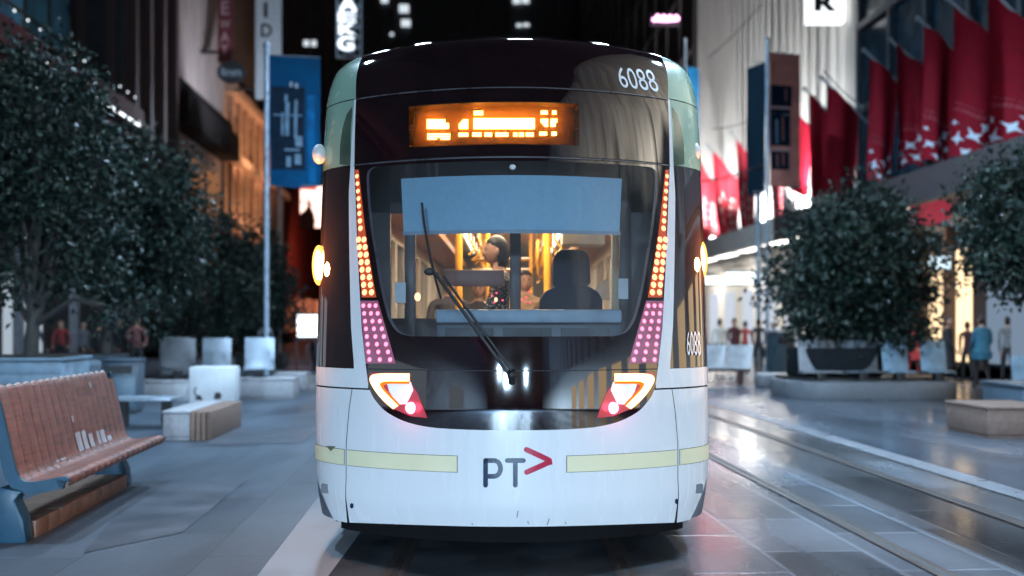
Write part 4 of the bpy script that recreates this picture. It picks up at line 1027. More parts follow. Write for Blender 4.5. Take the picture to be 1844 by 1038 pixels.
def buildings():
    dark = pm('dark_stone', (.030, .032, .036), .6, scale=2, var=.3); blueg = pm('blue_dark_glass', (.018, .048, .075), .2, scale=1.5, var=.4, rvar=.06)
    mull = pm('dark_mullion', (.045, .04, .042), .5); maroon = M['maroon']; brown = pm('dark_brown_render', (.07, .045, .04), .7, scale=2)
    pink = pm('pinkish_fluted_stone', (.42, .32, .30), .7, var=.15, scale=3, stretch=(1, 1, .2)); grey = pm('grey_render', (.17, .18, .20), .6)
    orange = pm('tawny_sandstone', (.36, .22, .15), .75, var=.25, scale=3, bump=.3); cream = pm('cream_fluted_stone', (.60, .59, .56), .6, var=.08, scale=2, stretch=(1, 1, .15))
    warm = em('warm_shop_window', (1, .72, .42), 1.9); cool = em('cool_shop_window', (.72, .86, 1), .55); dim = em('dim_lit_window', (.5, .62, .8), .35); bulb = em('string_bulb', (.85, .93, 1), 3)
    # left: theatre block with a deep maroon cornice
    B = bld('theatre_building', 'dark building at the left edge with a maroon cornice strung with white bulbs', -14, 30)
    mb = SMB(); mb.box(-30, -14, -45, 43, .4, 9.3); mb.box(-30, -15.6, -45, 43, 10.3, 26); mb.build('wall', dark, B)
    mb = SMB(); mb.box(-15.6, -12.3, -45, 43, 9.3, 9.6); mb.box(-15.6, -12.6, -45, 43, 9.6, 10.3); mb.box(-14, -12.9, -45, 43, 9.05, 9.3); mb.build('cornice', maroon, B)
    mb = SMB()
    for i in range(50): y = 20 + i * .46; mb.ball((-12.26, y, 10.36 if i % 2 else 9.5), .030, nu=6, nv=5) if (i * 7) % 5 < 3 else None
    for i in range(6): mb.box(-12.34, -12.28, 36.2 + i * .9, 36.9 + i * .9, 9.36, 9.44)
    mb.each('string_bulb', bulb, B)
    mb = SMB(); mb.prism([(-15.6, 12.0), (-15.6, 11.5), (-12.8, 10.42), (-12.8, 10.52)], 'y', 22, 31.5); mb.build('awning', pm('blue_canvas', (.06, .24, .40), .6), B)
    mb = SMB(); sgrid(mb, -15.6, 34, 43, 10.4, 25, 4, 6, .14, .12, 0); mb.build('mullion', mull, B)
    mb = SMB(); mb.box(-15.65, -15.56, 34.1, 43, 10.4, 25); mb.build('window', pm('blue_panel', (.08, .27, .42), .35, scale=.8, var=.4), B)
    mb = SMB()
    for i in range(6): mb.box(-13.2, -12.95, 18 + i * 4.6, 18.25 + i * 4.6, .4, 9.05)
    mb.each('post', grey, B)
    mb = SMB()
    for y0, y1, z1 in ((14, 16.5, 3.2), (18, 21, 3.1), (22.4, 23.4, 3.3), (26, 30, 3.0), (33, 36, 3.2), (-20, -14, 3.5), (-8, 2, 3.4)): mb.box(-14.05, -13.95, y0, y1, .6, z1)
    mb.each('shop_window', cool, B)
    B = bld('dark_tower', 'near black ribbed building rising behind the maroon cornice', -13.5, 48)
    mb = SMB(); mb.box(-30, -13.5, 43.05, 51, .4, 45); mb.build('wall', dark, B)
    mb = SMB()
    for i in range(4): mb.box(-13.5, -13.1, 43.6 + i * 2.1, 44 + i * 2.1, 1, 44)
    for i in range(3): mb.box(-16.5 + i * 1.2, -16.2 + i * 1.2, 42.9, 43.05, 10.4, 44)
    mb.each('rib', pm('dark_red_rib', (.075, .045, .045), .6), B)
    B = bld('fluted_building', 'pinkish fluted stone building behind the maroon vertical sign', -13.8, 59)
    mb = SMB(); mb.box(-30, -13.9, 51.05, 63, .4, 42); mb.box(-13.9, -12.8, 51.05, 63, 11.4, 12.9, 1); mb.box(-13.9, -13.2, 51.05, 63, 12.9, 13.6, 1); mb.build('wall', [pink, pm('dark_cornice', (.022, .018, .018), .8, spec=.1)], B)  # cornice courses in a flat near-black brown
    mb = SMB()
    for i in range(16): mb.tube([(-13.85, 51.4 + i * .74, 13.6), (-13.85, 51.4 + i * .74, 42)], .26, 8)
    mb.each('flute', pink, B, smooth=True)
    mb = SMB()
    for i in range(2): mb.box(-13.9, -13.78, 56 + i * 3.4, 58.2 + i * 3.4, 5, 10.4)
    mb.each('lit_window', em('orange_lit_window', (1, .42, .18), .28), B)
    B = bld('brown_building', 'dark brown building between the maroon sign and the grey letter sign', -14, 69)
    mb = SMB(); mb.box(-30, -13.6, 63.05, 74, 16.5, 42); mb.build('wall', brown, B)
    B = bld('ornate_building', 'tawny ornate stone building lit orange above the left trees', -13.9, 69)
    mb = SMB(); mb.box(-30, -13.7, 63.05, 84, .4, 16.4)
    for z in (7.5, 11.5, 15.6): mb.box(-13.7, -13.0, 63.05, 84, z, z + .5)
    for i in range(9): mb.box(-13.7, -13.45, 64 + i * 2.3, 64.5 + i * 2.3, 1, 15.6)
    mb.build('wall', orange, B)
    mb = SMB()
    for i in range(8):
        for z in (4.4, 8.6, 12.6): mb.box(-13.72, -13.66, 64.9 + i * 2.3, 66 + i * 2.3, z, z + 2.1)
    mb.each('window', M['dark_window'], B)
    for y, z in ((65.5, 8.3), (71, 8.3), (66, 12.2), (73, 12.2)): lamp('SPOT', 'cornice_uplight', st(-10.6, y, z - 1), 900, (1, .60, .36), target=st(-13.7, y + .6, z + 3), size=.3, angle=130, parent=B)
    B = bld('corner_shop', 'dark red lit shop building behind the blue banner, left of the tram', -14.5, 95)
    mb = SMB(); mb.box(-30, -13.8, 84.05, 118, .4, 16); mb.build('wall', pm('dark_red_render', (.085, .022, .018), .6), B)
    mb = SMB()
    for i in range(4): mb.box(-13.8, -13.7, 86 + i * 6, 90 + i * 6, 1, 4)
    mb.each('shop_window', em('red_shop_glow', (1, .28, .14), .5), B)
    lamp('SPOT', 'facade_floodlight', st(-9.5, 88, 5.5), 2200, (1, .20, .10), target=st(-13.8, 92, 6), size=.4, angle=120, parent=B)
    fl = empty('added_light_mast', st(-8.6, 52), 'added slim mast with cool floodlights that brighten the left facades', 'mast')  # mast and its lamps are added to brighten the facades
    mb = SMB(); mb.tube([(-8.6, 52, 0), (-8.6, 52, 9.0)], .08, 8); mb.build('shaft', M['galv'], fl, smooth=True)  # shaft of the added light mast
    mb = SMB(); mb.box(-8.85, -8.35, 51.8, 52.2, 9.0, 9.25); mb.box(-8.85, -8.35, 51.8, 52.2, 9.3, 9.5); mb.each('added_lamp_head', M['black'], fl)
    for tg, e in (((-13.5, 60, 20), 5200), ((-13.5, 47, 22), 2600), ((-15, 40, 17), 3000)): lamp('SPOT', 'floodlight', st(-8.9, 51.9, 9.4), e, (.70, .84, 1), target=st(*tg), size=.3, angle=75, blend=.8, parent=fl)
    # far end of the street
    B = bld('end_tower', 'tall dark tower closing the street behind the tram', 0, 125)
    mb = SMB(); mb.box(-45, 45, 125, 150, .4, 95); mb.build('wall', pm('dark_tower_glass', (.05, .055, .07), .25, var=.4), B)
    mb = SMB()
    for i in range(46): mb.box(-45 + i * 2 - .12, -45 + i * 2 + .12, 124.7, 125, .4, 95)
    mb.build('mullion', pm('brown_mullion', (.11, .075, .075), .6), B)
    mb = SMB()
    for i in range(40):
        x = rnd.randrange(-22, 22) * 2 + .2; z = rnd.choice([34, 37.4, 40.8, 44, 47, 50]) + 1; mb.box(x, x + rnd.choice([.7, 1.5]), 124.9, 124.97, z, z + .7) if rnd.random() < .35 else None
    for u0, u1, v0, v1 in ((714, 732, 11, 25), (718, 735, 38, 50), (937, 946, 42, 47), (949, 961, 41, 46), (930, 944, -6, 5), (947, 961, -6, 4), (680, 693, -4, 8), (697, 703, 62, 67)):
        a, b = P(u0, v1, 118), P(u1, v0, 118); q = STREET.inverted() @ a; r = STREET.inverted() @ b; mb.box(q.x, r.x, 124.5, 124.69, q.z * 1.053, r.z * 1.053)
    mb.each('lit_window', em('white_lit_window', (.82, .92, 1), .9), B)
    # right: near block, glazed above a long awning
    B = bld('glazed_building', 'dark blue glazed building behind the nearest red flags', 15, 27)
    mb = SMB(); mb.box(14.6, 34, 20.05, 36, .4, 40); mb.build('wall', blueg, B)
    mb = SMB(); sgrid(mb, 14.6, 20.2, 36, 6.2, 30, 6, 8, .22, -.18, 0); mb.build('mullion', pm('blue_grey_mullion', (.07, .09, .11), .45), B)
    mb = SMB()
    for y0, y1, m in ((27.4, 28.9, 1), (29.1, 30.6, 1), (24.6, 27.2, 0), (21.5, 24.4, 2), (31.2, 35.6, 0)): mb.box(14.5, 14.62, y0, y1, .5, 3.7, m)
    mb.each('shop_window', [em('cool_shop', (.55, .74, 1), .35), warm, em('red_shop', (1, .16, .12), .16)], B)
    mb = SMB()
    for y in (27.3, 29.0, 30.8, 24.5, 21.4): mb.box(14.2, 14.6, y - .09, y + .09, .3, 4.4)
    mb.each('pier', brown, B)
    B = bld('fluted_store', 'cream fluted department store wall lit by floodlights, behind the flags', 14.8, 48)
    mb = SMB(); mb.box(15.0, 34, 36.05, 61, .4, 44); mb.build('wall', cream, B)
    mb = SMB()
    for i in range(26):
        y = 36.6 + i * .97; mb.prism([(15.0 - .34 * math.sin(t), y - .36 * math.cos(t)) for t in lin(0, PI, 8)], 'z', 4.6, 44)
    mb.each('flute', cream, B)
    mb = SMB()
    for i in range(7): mb.box(14.9, 15.02, 37 + i * 3.4, 38.6 + i * 3.4, .5, 3.3)
    mb.each('shop_window', em('dim_shop', (.78, .86, 1), .8), B)
    for y, z, e in ((37.5, 5.8, 1500), (42, 5.8, 1900), (47, 5.8, 1900), (52, 5.8, 1900), (57, 5.8, 1900), (60, 5.8, 1400)): 
        f = lamp('SPOT', 'facade_floodlight', st(14.1, y, 5.6), e * 4.0, (.97, .98, 1), target=st(14.78, y + 3.5 + rnd.uniform(-.5, 1), z + 8), size=.2, angle=80, blend=.7, parent=B)
    mb = SMB()
    for y in (37.5, 42, 47, 52, 57, 60): mb.box(14.0, 14.22, y - .2, y + .2, 5.30, 5.50)
    mb.each('floodlight', M['black'], B)
    B = bld('cream_store', 'cream columned building on the right, beside and behind the camera', 15, -20)
    mb = SMB(); mb.box(15.2, 34, -60, 20, .4, 30); mb.build('wall', cream, B)
    mb = SMB()
    for i in range(26): y = 18.5 - i * 2.4; mb.tube([(15.1, y, 5.4), (15.1, y, 28)], .55, 12)
    mb.each('column', cream, B, smooth=True)
    mb = SMB()
    for i in range(12): mb.box(15.1, 15.22, 15 - i * 3.4, 17 - i * 3.4, .5, 3.8)
    mb.each('shop_window', warm, B)
    for y in (15, 8, 1, -7, -15): lamp('SPOT', 'facade_floodlight', st(11.4, y, 5.8), 7500, (1, .92, .80), target=st(15, y, 15), size=.25, angle=85, parent=B)
    B = bld('far_right_building', 'dark far building between the tram and the cream store', 16, 90)
    mb = SMB(); mb.box(14.9, 34, 61.5, 118, .4, 50); mb.build('wall', dark, B)
    mb = SMB(); sgrid(mb, 14.9, 62, 118, 6, 48, 14, 10, .3, -.25, 0); mb.build('mullion', mull, B)
    # awning along the right side
    A = empty('street_awning', st(11.6, 30), 'long shop awning with dark near fascia and lit white far end on the right', 'awning')
    mb = SMB(); mb.box(11.7, 14.58, 8, 61, 5.0, 5.25); mb.build('canopy', pm('awning_soffit', (.30, .31, .33), .6), A)
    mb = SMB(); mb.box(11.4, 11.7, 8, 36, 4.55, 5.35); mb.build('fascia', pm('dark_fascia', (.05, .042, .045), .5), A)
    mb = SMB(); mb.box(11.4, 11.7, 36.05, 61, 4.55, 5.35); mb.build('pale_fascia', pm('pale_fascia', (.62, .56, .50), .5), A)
    mb = SMB()
    for i in range(6): mb.box(12.2, 13.8, 37 + i * 4, 39.4 + i * 4, 4.93, 4.99)
    mb.each('soffit_lamp', em('soffit_lamp', (1, .94, .86), 5), A)
    for y in (38, 44, 50, 57): lamp('AREA', 'soffit_light', st(13, y, 4.85), 260, (1, .93, .84), size=1.5, parent=A)
    mb = SMB()
    for y in (14, 19, 24, 29, 33): mb.box(12.7, 13.3, y - .3, y + .3, 4.94, 4.99)
    mb.each('downlight', em('warm_downlight', (1, .86, .66), 7), A)
    for y in (19, 24, 29, 33): lamp('AREA', 'downlight', st(13, y, 4.9), 55, (1, .80, .58), size=.6, parent=A)
    def sgn(name, label, cat, u0, u1, v0, v1, y, mat, d=.15):
        a, b = P(u0, v1, y), P(u1, v0, y); o = empty(name, (a + b) / 2, label, cat)
        mb = MB(); mb.box(a.x, b.x, y, y + d, a.z, b.z); mb.build('panel', mat, o); mb = MB(); w = .05
        mb.box(a.x - w, b.x + w, y + .02, y + d + .03, b.z + .003, b.z + w); mb.box(a.x - w, b.x + w, y + .02, y + d + .03, a.z - w, a.z - .003); mb.each('frame', M['black'], o); return o
    sgn('shop_sign', 'long white lit shop sign box nearest the tram, under the far awning', 'sign', 1256, 1294, 498, 512, 40, em('white_light_box', (.85, .95, 1), 2.6))
    sgn('shop_sign', 'white lit shop sign box under the awning, just left of the round topped tree', 'sign', 1308, 1376, 491, 512, 39, em('white_light_box_b', (.85, .95, 1), 2.6))
    sgn('pink_banner', 'pink lit panel hanging below the awning between the right trees', 'banner', 1640, 1714, 347, 405, 28.6, pm('pink_panel', (.55, .07, .11), .5, emis=(1, .10, .17), estr=.26))
    sgn('shop_sign', 'small white lit sign below the pink panel between the right trees', 'sign', 1676, 1712, 462, 484, 28.4, em('small_light_box', (.70, .88, 1), 1.6))
    sgn('shop_sign', 'pale lit notice right of the warm shop windows', 'sign', 1758, 1806, 540, 562, 29, em('blue_light_box', (.5, .7, .95), .8))
    # the red-white bright screen with a dark spire figure
    o = sgn('display_screen', 'bright red and white lit display with a dark spire silhouette, below the blue banner', 'screen', 541, 581, 336, 410, 80, em('red_white_screen', (1, .62, .52), 2.6), .4)
    mb = MB(); p = lambda u, v: (P(u, v, 79.8).x, P(u, v, 79.8).z)
    mb.prism([p(541, 412), p(541, 386), p(548, 380), p(553, 374), p(555, 360), p(556.5, 352), p(558, 360), p(560, 374), p(565, 384), p(568, 398), p(566, 412)], 'y', 79.7, 79.9); mb.prism([p(541, 362), p(581, 372), p(581, 374), p(541, 364)], 'y', 79.75, 79.85); mb.build('spire_figure', pm('screen_dark', (.05, .008, .008), .6), o)
    mb = MB(); mb.prism([p(541, 341), p(541, 336), p(570, 336), p(570, 343)], 'y', 79.75, 79.9); mb.build('red_header', em('red_header', (1, .12, .10), 1.2), o)

def text_on(mb, s, x0, z0, x1, z1, y, mat=0, bold=.02):
    vs, fs, asp = text2d(s, bold); mb.add([(x0 + (x1 - x0) * a, y, z0 + (z1 - z0) * b) for a, b in vs], fs, mat)

def signs():
    def vert(name, label, u0, u1, v0, v1, y, mat, letters, lmat, d=.3):
        a, b = P(u0, v1, y), P(u1, v0, y); o = empty(name, ((a.x + b.x) / 2, y, a.z), label, 'sign'); mb = MB(); mb.box(a.x, b.x, y, y + d, a.z, b.z); mb.build('panel', mat, o)
        mb = MB()
        for ch, (lu0, lu1, lv0, lv1) in letters:
            p, q = P(lu0, lv1, y), P(lu1, lv0, y); text_on(mb, ch, p.x, p.z, q.x, q.z, y - .02)
        mb.build('lettering', lmat, o); 
        mb = MB(); mb.box(a.x - 1.2, a.x, y + .1, y + .2, a.z + .5, a.z + .65); mb.build('bracket', M['black'], o); return o
    vert('vertical_sign', 'maroon vertical sign with pale letters EWAY on the fluted building', 392, 418, -120, 112, 56, pm('maroon_sign', (.11, .018, .022), .5), [('E', (398, 413, 2, 27)), ('W', (396, 415, 36, 52)), ('A', (397, 413, 58, 76)), ('Y', (397, 412, 80, 98))], pm('pale_letter', (.34, .22, .24), .5))
    vert('vertical_sign', 'grey vertical sign with dark letters I and D above the blue banner', 460, 506, -140, 178, 60, pm('pale_grey_sign', (.50, .55, .60), .5), [('I', (475, 482, 5, 32)), ('D', (470, 490, 43, 67))], pm('dark_letter', (.015, .018, .02), .5))
    a = P(416, 130, 55.5); o = empty('oval_sign', a, 'dark oval sign reading Inn below the maroon vertical sign', 'sign')
    mb = MB(); mb.prism([(a.x + .76 * math.cos(t), a.z + .58 * math.sin(t)) for t in lin(0, 2 * PI * 27 / 28, 27)], 'y', a.y, a.y + .3); mb.build('panel', pm('black_sign', (.012, .014, .018), .5), o)
    mb = MB(); text_on(mb, 'Inn', a.x - .50, a.z - .22, a.x + .54, a.z + .24, a.y - .02); mb.build('lettering', pm('dim_letter', (.16, .20, .24), .5), o)
    a, b = P(1455, 39, 38), P(1522, -60, 38); o = empty('letter_sign', a, 'white lit sign box with a big black letter R at the top right', 'sign')
    mb = MB(); mb.box(a.x, b.x, 38, 38.5, a.z, b.z); mb.build('panel', em('white_sign_box', (.92, .97, 1), 1.7), o)
    p, q = P(1466, 21, 38), P(1507, -11, 38); mb = MB(); text_on(mb, 'R', p.x, p.z, q.x, q.z, 37.97, bold=.06); mb.build('lettering', pm('black_letter', (.01, .012, .012), .5), o)
    # lattice sign left above the tram
    y = 70; a, b = P(607, 104, y), P(650, -120, y); o = empty('lattice_sign', a, 'white lattice tower sign with stacked letters above the tram\'s left corner', 'sign'); mb = MB()
    for x in (a.x, b.x): mb.box(x - .06, x + .06, y, y + .12, a.z, b.z)
    n = 12
    for i in range(n):
        z0 = a.z + (b.z - a.z) * i / n; z1 = a.z + (b.z - a.z) * (i + 1) / n; mb.tube([(a.x, y + .05, z0), (b.x, y + .05, z1)], .035, 5); mb.tube([(b.x, y + .1, z0), (a.x, y + .1, z1)], .035, 5); mb.tube([(a.x, y + .05, z0), (b.x, y + .05, z0)], .035, 5)
    mb.build('lattice', pm('blue_white_lattice', (.30, .42, .55), .4, emis=(.35, .55, .8), estr=.12), o)
    mb = MB()
    for ch, u0, u1, v0, v1 in (('A', 610, 642, -4, 21), ('E', 609, 640, 23, 41), ('K', 610, 640, 44, 63), ('G', 608, 636, 66, 92), ('A', 610, 640, -40, -12)):
        p, q = P(u0, v1, y), P(u1, v0, y); text_on(mb, ch, p.x, p.z, q.x, q.z, y - .08); text_on(mb, ch, p.x + .07, p.z, q.x + .07, q.z, y - .06)
    mb.build('lettering', em('white_letter', (.85, .93, 1), 2.0), o)
    y = 58; o = empty('neon_sign', P(1198, 33, y), 'small pink neon script sign high on the right of the tram roof', 'sign'); mb = MB()
    pts = [P(1176 + 46 * t, 33 + 5 * math.sin(t * 26) * (1 - .3 * t), y) for t in lin(0, 1, 60)]; mb.tube(pts, .075, 6); mb.tube([P(1176, 36, y), P(1200, 38, y), P(1222, 36, y)], .06, 6)
    mb.build('tube', em('pink_neon', (1, .45, .80), 5), o)
    mb = MB(); a, b = P(1172, 44, y), P(1226, 22, y); mb.box(a.x, b.x, y + .3, y + .5, a.z, b.z); mb.build('backing', M['black'], o)

def poles():
    def pole(label, u, vtop, y, banners, vb=None):
        x = (u - U0) * y / F; zt = P(u, vtop, y).z; o = empty('banner_pole', (x, y, 0), label, 'pole', 'banner poles of the street')
        mb = MB(); mb.tube([(x, y, 0), (x, y, zt)], .065, 12); mb.tube([(x, y, 0), (x, y, .25)], .12, 12); mb.ball((x, y, zt), .09, nu=10, nv=8); mb.build('shaft', M['pole'], o, smooth=True)
        for k, (ua, ub, va, vb, d0, d1, mat, name, lab, extra) in enumerate(banners):
            a, b = P(ua, va, y), P(ub, vb, y); mb = MB()
            for z in (a.z, b.z): mb.tube([(x, y, z), (ub and (b.x if abs(b.x - x) > abs(a.x - x) else a.x), y + d1, z)], .02, 6)
            mb.each('arm', M['galv'], o)
            q = empty('street_banner', (a.x, y, b.z), lab, 'banner'); mb = MB(); n, m = 14, 20; vs = []
            def cl(p, r):
                return Vector((a.x + (b.x - a.x) * p + (.02 * r * math.sin(9 * r)), y + d0 + (d1 - d0) * p + .05 * math.sin(5 * p + 3 * r) * r, a.z + (b.z - a.z) * r - .06 * math.sin(PI * p) * (r > .98)))
            for j in range(m + 1):
                for i in range(n + 1): vs.append(cl(i / n, j / m))
            for j in range(m + 1):
                for i in range(n + 1): vs.append(cl(i / n, j / m) + Vector((0, .012, 0)))
            N1 = (n + 1) * (m + 1); fs = []
            for j in range(m):
                for i in range(n):
                    c = j * (n + 1) + i; fs += [(c, c + 1, c + n + 2, c + n + 1), (N1 + c, N1 + c + n + 1, N1 + c + n + 2, N1 + c + 1)]
            mb.add(vs, fs); mb.build('cloth', mat, q, smooth=True)
            groups = {}
            for (p0, p1, r0, r1, mt) in extra: groups.setdefault(mt, []).append((p0, p1, r0, r1))
            for mt, rs in groups.items():
                mb = MB()
                for (p0, p1, r0, r1) in rs:
                    nn = 6; vs = [cl(p0 + (p1 - p0) * i / nn, r0 + (r1 - r0) * j / nn) + Vector((0, -.012 if mt != 'print' else -.02, 0)) for j in range(nn + 1) for i in range(nn + 1)]
                    mb.add(vs, [(j * 7 + i, j * 7 + i + 1, j * 7 + i + 8, j * 7 + i + 7) for j in range(nn) for i in range(nn)])
                mb.build('print', BM[mt], q, smooth=True)
        return o
    BM = {'dk': pm('banner_dark_print', (.006, .016, .032), .6, spec=.06, var=.3, scale=5), 'print': pm('banner_pale_print', (.10, .19, .28), .6, var=.3), 'lt': pm('banner_light_print', (.30, .36, .42), .6, var=.2), 'rs': pm('banner_rose_print', (.23, .09, .08), .6), 'bl': pm('banner_light_blue', (.004, .10, .26), .6, spec=.06, var=.3, scale=3)}
    blue = pm('blue_banner_cloth', (.001, .055, .14), .6, spec=.06, var=.15, scale=2)
    sal = pm('salmon_banner_cloth', (.62, .25, .20), .65, spec=.1, var=.2, scale=2)
    nav = pm('dark_navy_banner_cloth', (.006, .018, .03), .6, spec=.05)
    figs = [(.32, .40, .36, .62, 'print'), (.50, .56, .34, .64, 'print'), (.24, .29, .44, .62, 'print'), (.30, .60, .72, .735, 'print'), (.52, .66, .62, .70, 'print'), (.40, .45, .20, .24, 'lt'), (.5, .56, .21, .25, 'lt'), (.33, .42, .78, .86, 'print'), (.5, .62, .76, .84, 'print'), (.08, .66, .455, .465, 'print'), (.30, .36, .30, .36, 'print')]
    pole('blue-grey pole left of the tram carrying the blue banner', 480, 82, 25, [(485, 573, 99, 333, 0, .25, blue, 'b', 'tall blue street banner with a dark picture block, left of the tram', [(.03, .70, .24, .88, 'dk')] + figs + [(.76, .90, .3, .98, 'bl')])])
    pole('blue-grey pole right of the tram carrying salmon and navy banners', 1382, 72, 34, [(1386, 1446, 95, 334, 0, .35, sal, 'b', 'salmon street banner with dark print right of its pole', [(.04, .72, .24, .40, 'dk'), (.04, .68, .42, .70, 'dk'), (.04, .62, .74, .88, 'dk'), (.06, .66, .405, .415, 'lt'), (.06, .64, .455, .465, 'lt'), (.2, .28, .5, .68, 'print'), (.40, .47, .48, .66, 'rs'), (.2, .27, .76, .86, 'rs'), (.38, .46, .75, .85, 'rs'), (.05, .62, .725, .735, 'lt'), (.3, .36, .27, .37, 'rs'), (.5, .56, .26, .36, 'rs')]), (1356, 1378, 112, 346, .9, 0, nav, 'b', 'narrow dark navy street banner left of the salmon one', [])])
    pole('blue pole just behind the tram\'s right corner with a glowing blue banner', 1234, 72, 50, [(1239, 1262, 120, 250, 0, .5, pm('bright_blue_cloth', (.005, .13, .30), .6, var=.3), 'b', 'blue street banner half hidden behind the tram\'s right corner', [])])  # cloth of a brighter blue than the left banner
    x = 1366; y = 36; o = empty('street_pole', (P(x, 0, y).x, y, 0), 'thin pale pole standing left of the salmon banner pole', 'pole'); mb = MB(); mb.tube([(P(x, 0, y).x, y, 0), (P(x, 0, y).x, y, P(x, 345, y).z)], .09, 10); mb.build('shaft', M['pole'], o, smooth=True)
    mb = MB(); mb.tube([(P(x, 0, y).x, y, 0), (P(x, 0, y).x, y, .3)], .14, 10); mb.build('foot', M['galv'], o, smooth=True)
    # overhead wires on the right
    for lab, a, b, bead in (('dark beaded wire crossing low in front of the far red flags', P(1256, 327, 34), P(1372, 298, 30), 12), ('thin dark wire rising across the cream fluted store', P(1276, 104, 46), P(1372, 8, 40), 0), ('pale thin wire low across the cream fluted store', P(1282, 232, 44), P(1358, 214, 41), 0), ('dark curved cable hanging between the red flags', P(1484, 128, 30), P(1560, 196, 27), 0)):
        o = empty('overhead_wire', a, lab, 'wire'); mb = MB(); mb.tube([a.lerp(b, t) - Vector((0, 0, .10 * math.sin(PI * t))) for t in lin(0, 1, 12)], .022, 5); mb.build('cable', M['black'], o)
        if bead:
            mb = MB(); [mb.ball(a.lerp(b, (i + .5) / bead) - Vector((0, 0, .1 * math.sin(PI * (i + .5) / bead))), .045, nu=6, nv=5) for i in range(bead)]; mb.build('bead', M['black'], o)
    # suspended street lamps (above the frame, reflected in the tram; three behind the camera are added)
    g = 'street lamps and added lamps hung on cables over the mall'
    proto = None
    for i, (x, y, z, p) in enumerate(LAMPS):
        if proto is None:
            o = empty('street_lamp', (x, y, z), '', 'street lamp', g); T0 = Matrix.Translation((x, y, z))
            mb = MB(T0); mb.lathe([(.04, .30), (.10, .26), (.30, .06), (.33, .0), (.31, -.01)], n=20); mb.build('shade', M['galv'], o, smooth=True)
            mb = MB(T0); mb.lathe([(.29, -.012), (.22, -.07), (.08, -.10), (.01, -.105)], n=18); mb.build('lamp_glass', M['lampglass'], o, smooth=True)
            mb = MB(T0); mb.tube([(0, 0, .29), (0, 0, .8)], .012, 6); mb.tube([(-9, 0, .95), (0, 0, .8), (9, 0, .95)], .012, 5); mb.build('cable', M['black'], o)
            proto = o
        else: o = dup(proto, (x, y, z))
        o['label'] = 'round cool white street or added lamp hung from a cable over the mall'
        l = lamp('AREA', 'street_or_added_lamp_light', Vector((x, y, z - .13)), p, (.53, .76, 1), size=.55); l.parent = o; l.location = (0, 0, -.13)
LAMPS = [(-4.6, 9.5, 8.2, 430), (4.8, 9.5, 8.2, 520), (-2.6, -22, 5.2, 24000), (3.6, -28, 5.4, 33000), (-1.2, -35, 5.8, 38000), (.2, 13, 9.2, 260), (5.4, 12.5, 8.8, 300), (-3.4, 18, 9.6, 480), (4.4, 22, 10.6, 900), (-3.0, 29, 12.2, 480), (3.4, 33, 13.8, 360)]  # three low lamps behind the camera are added to light the tram's front

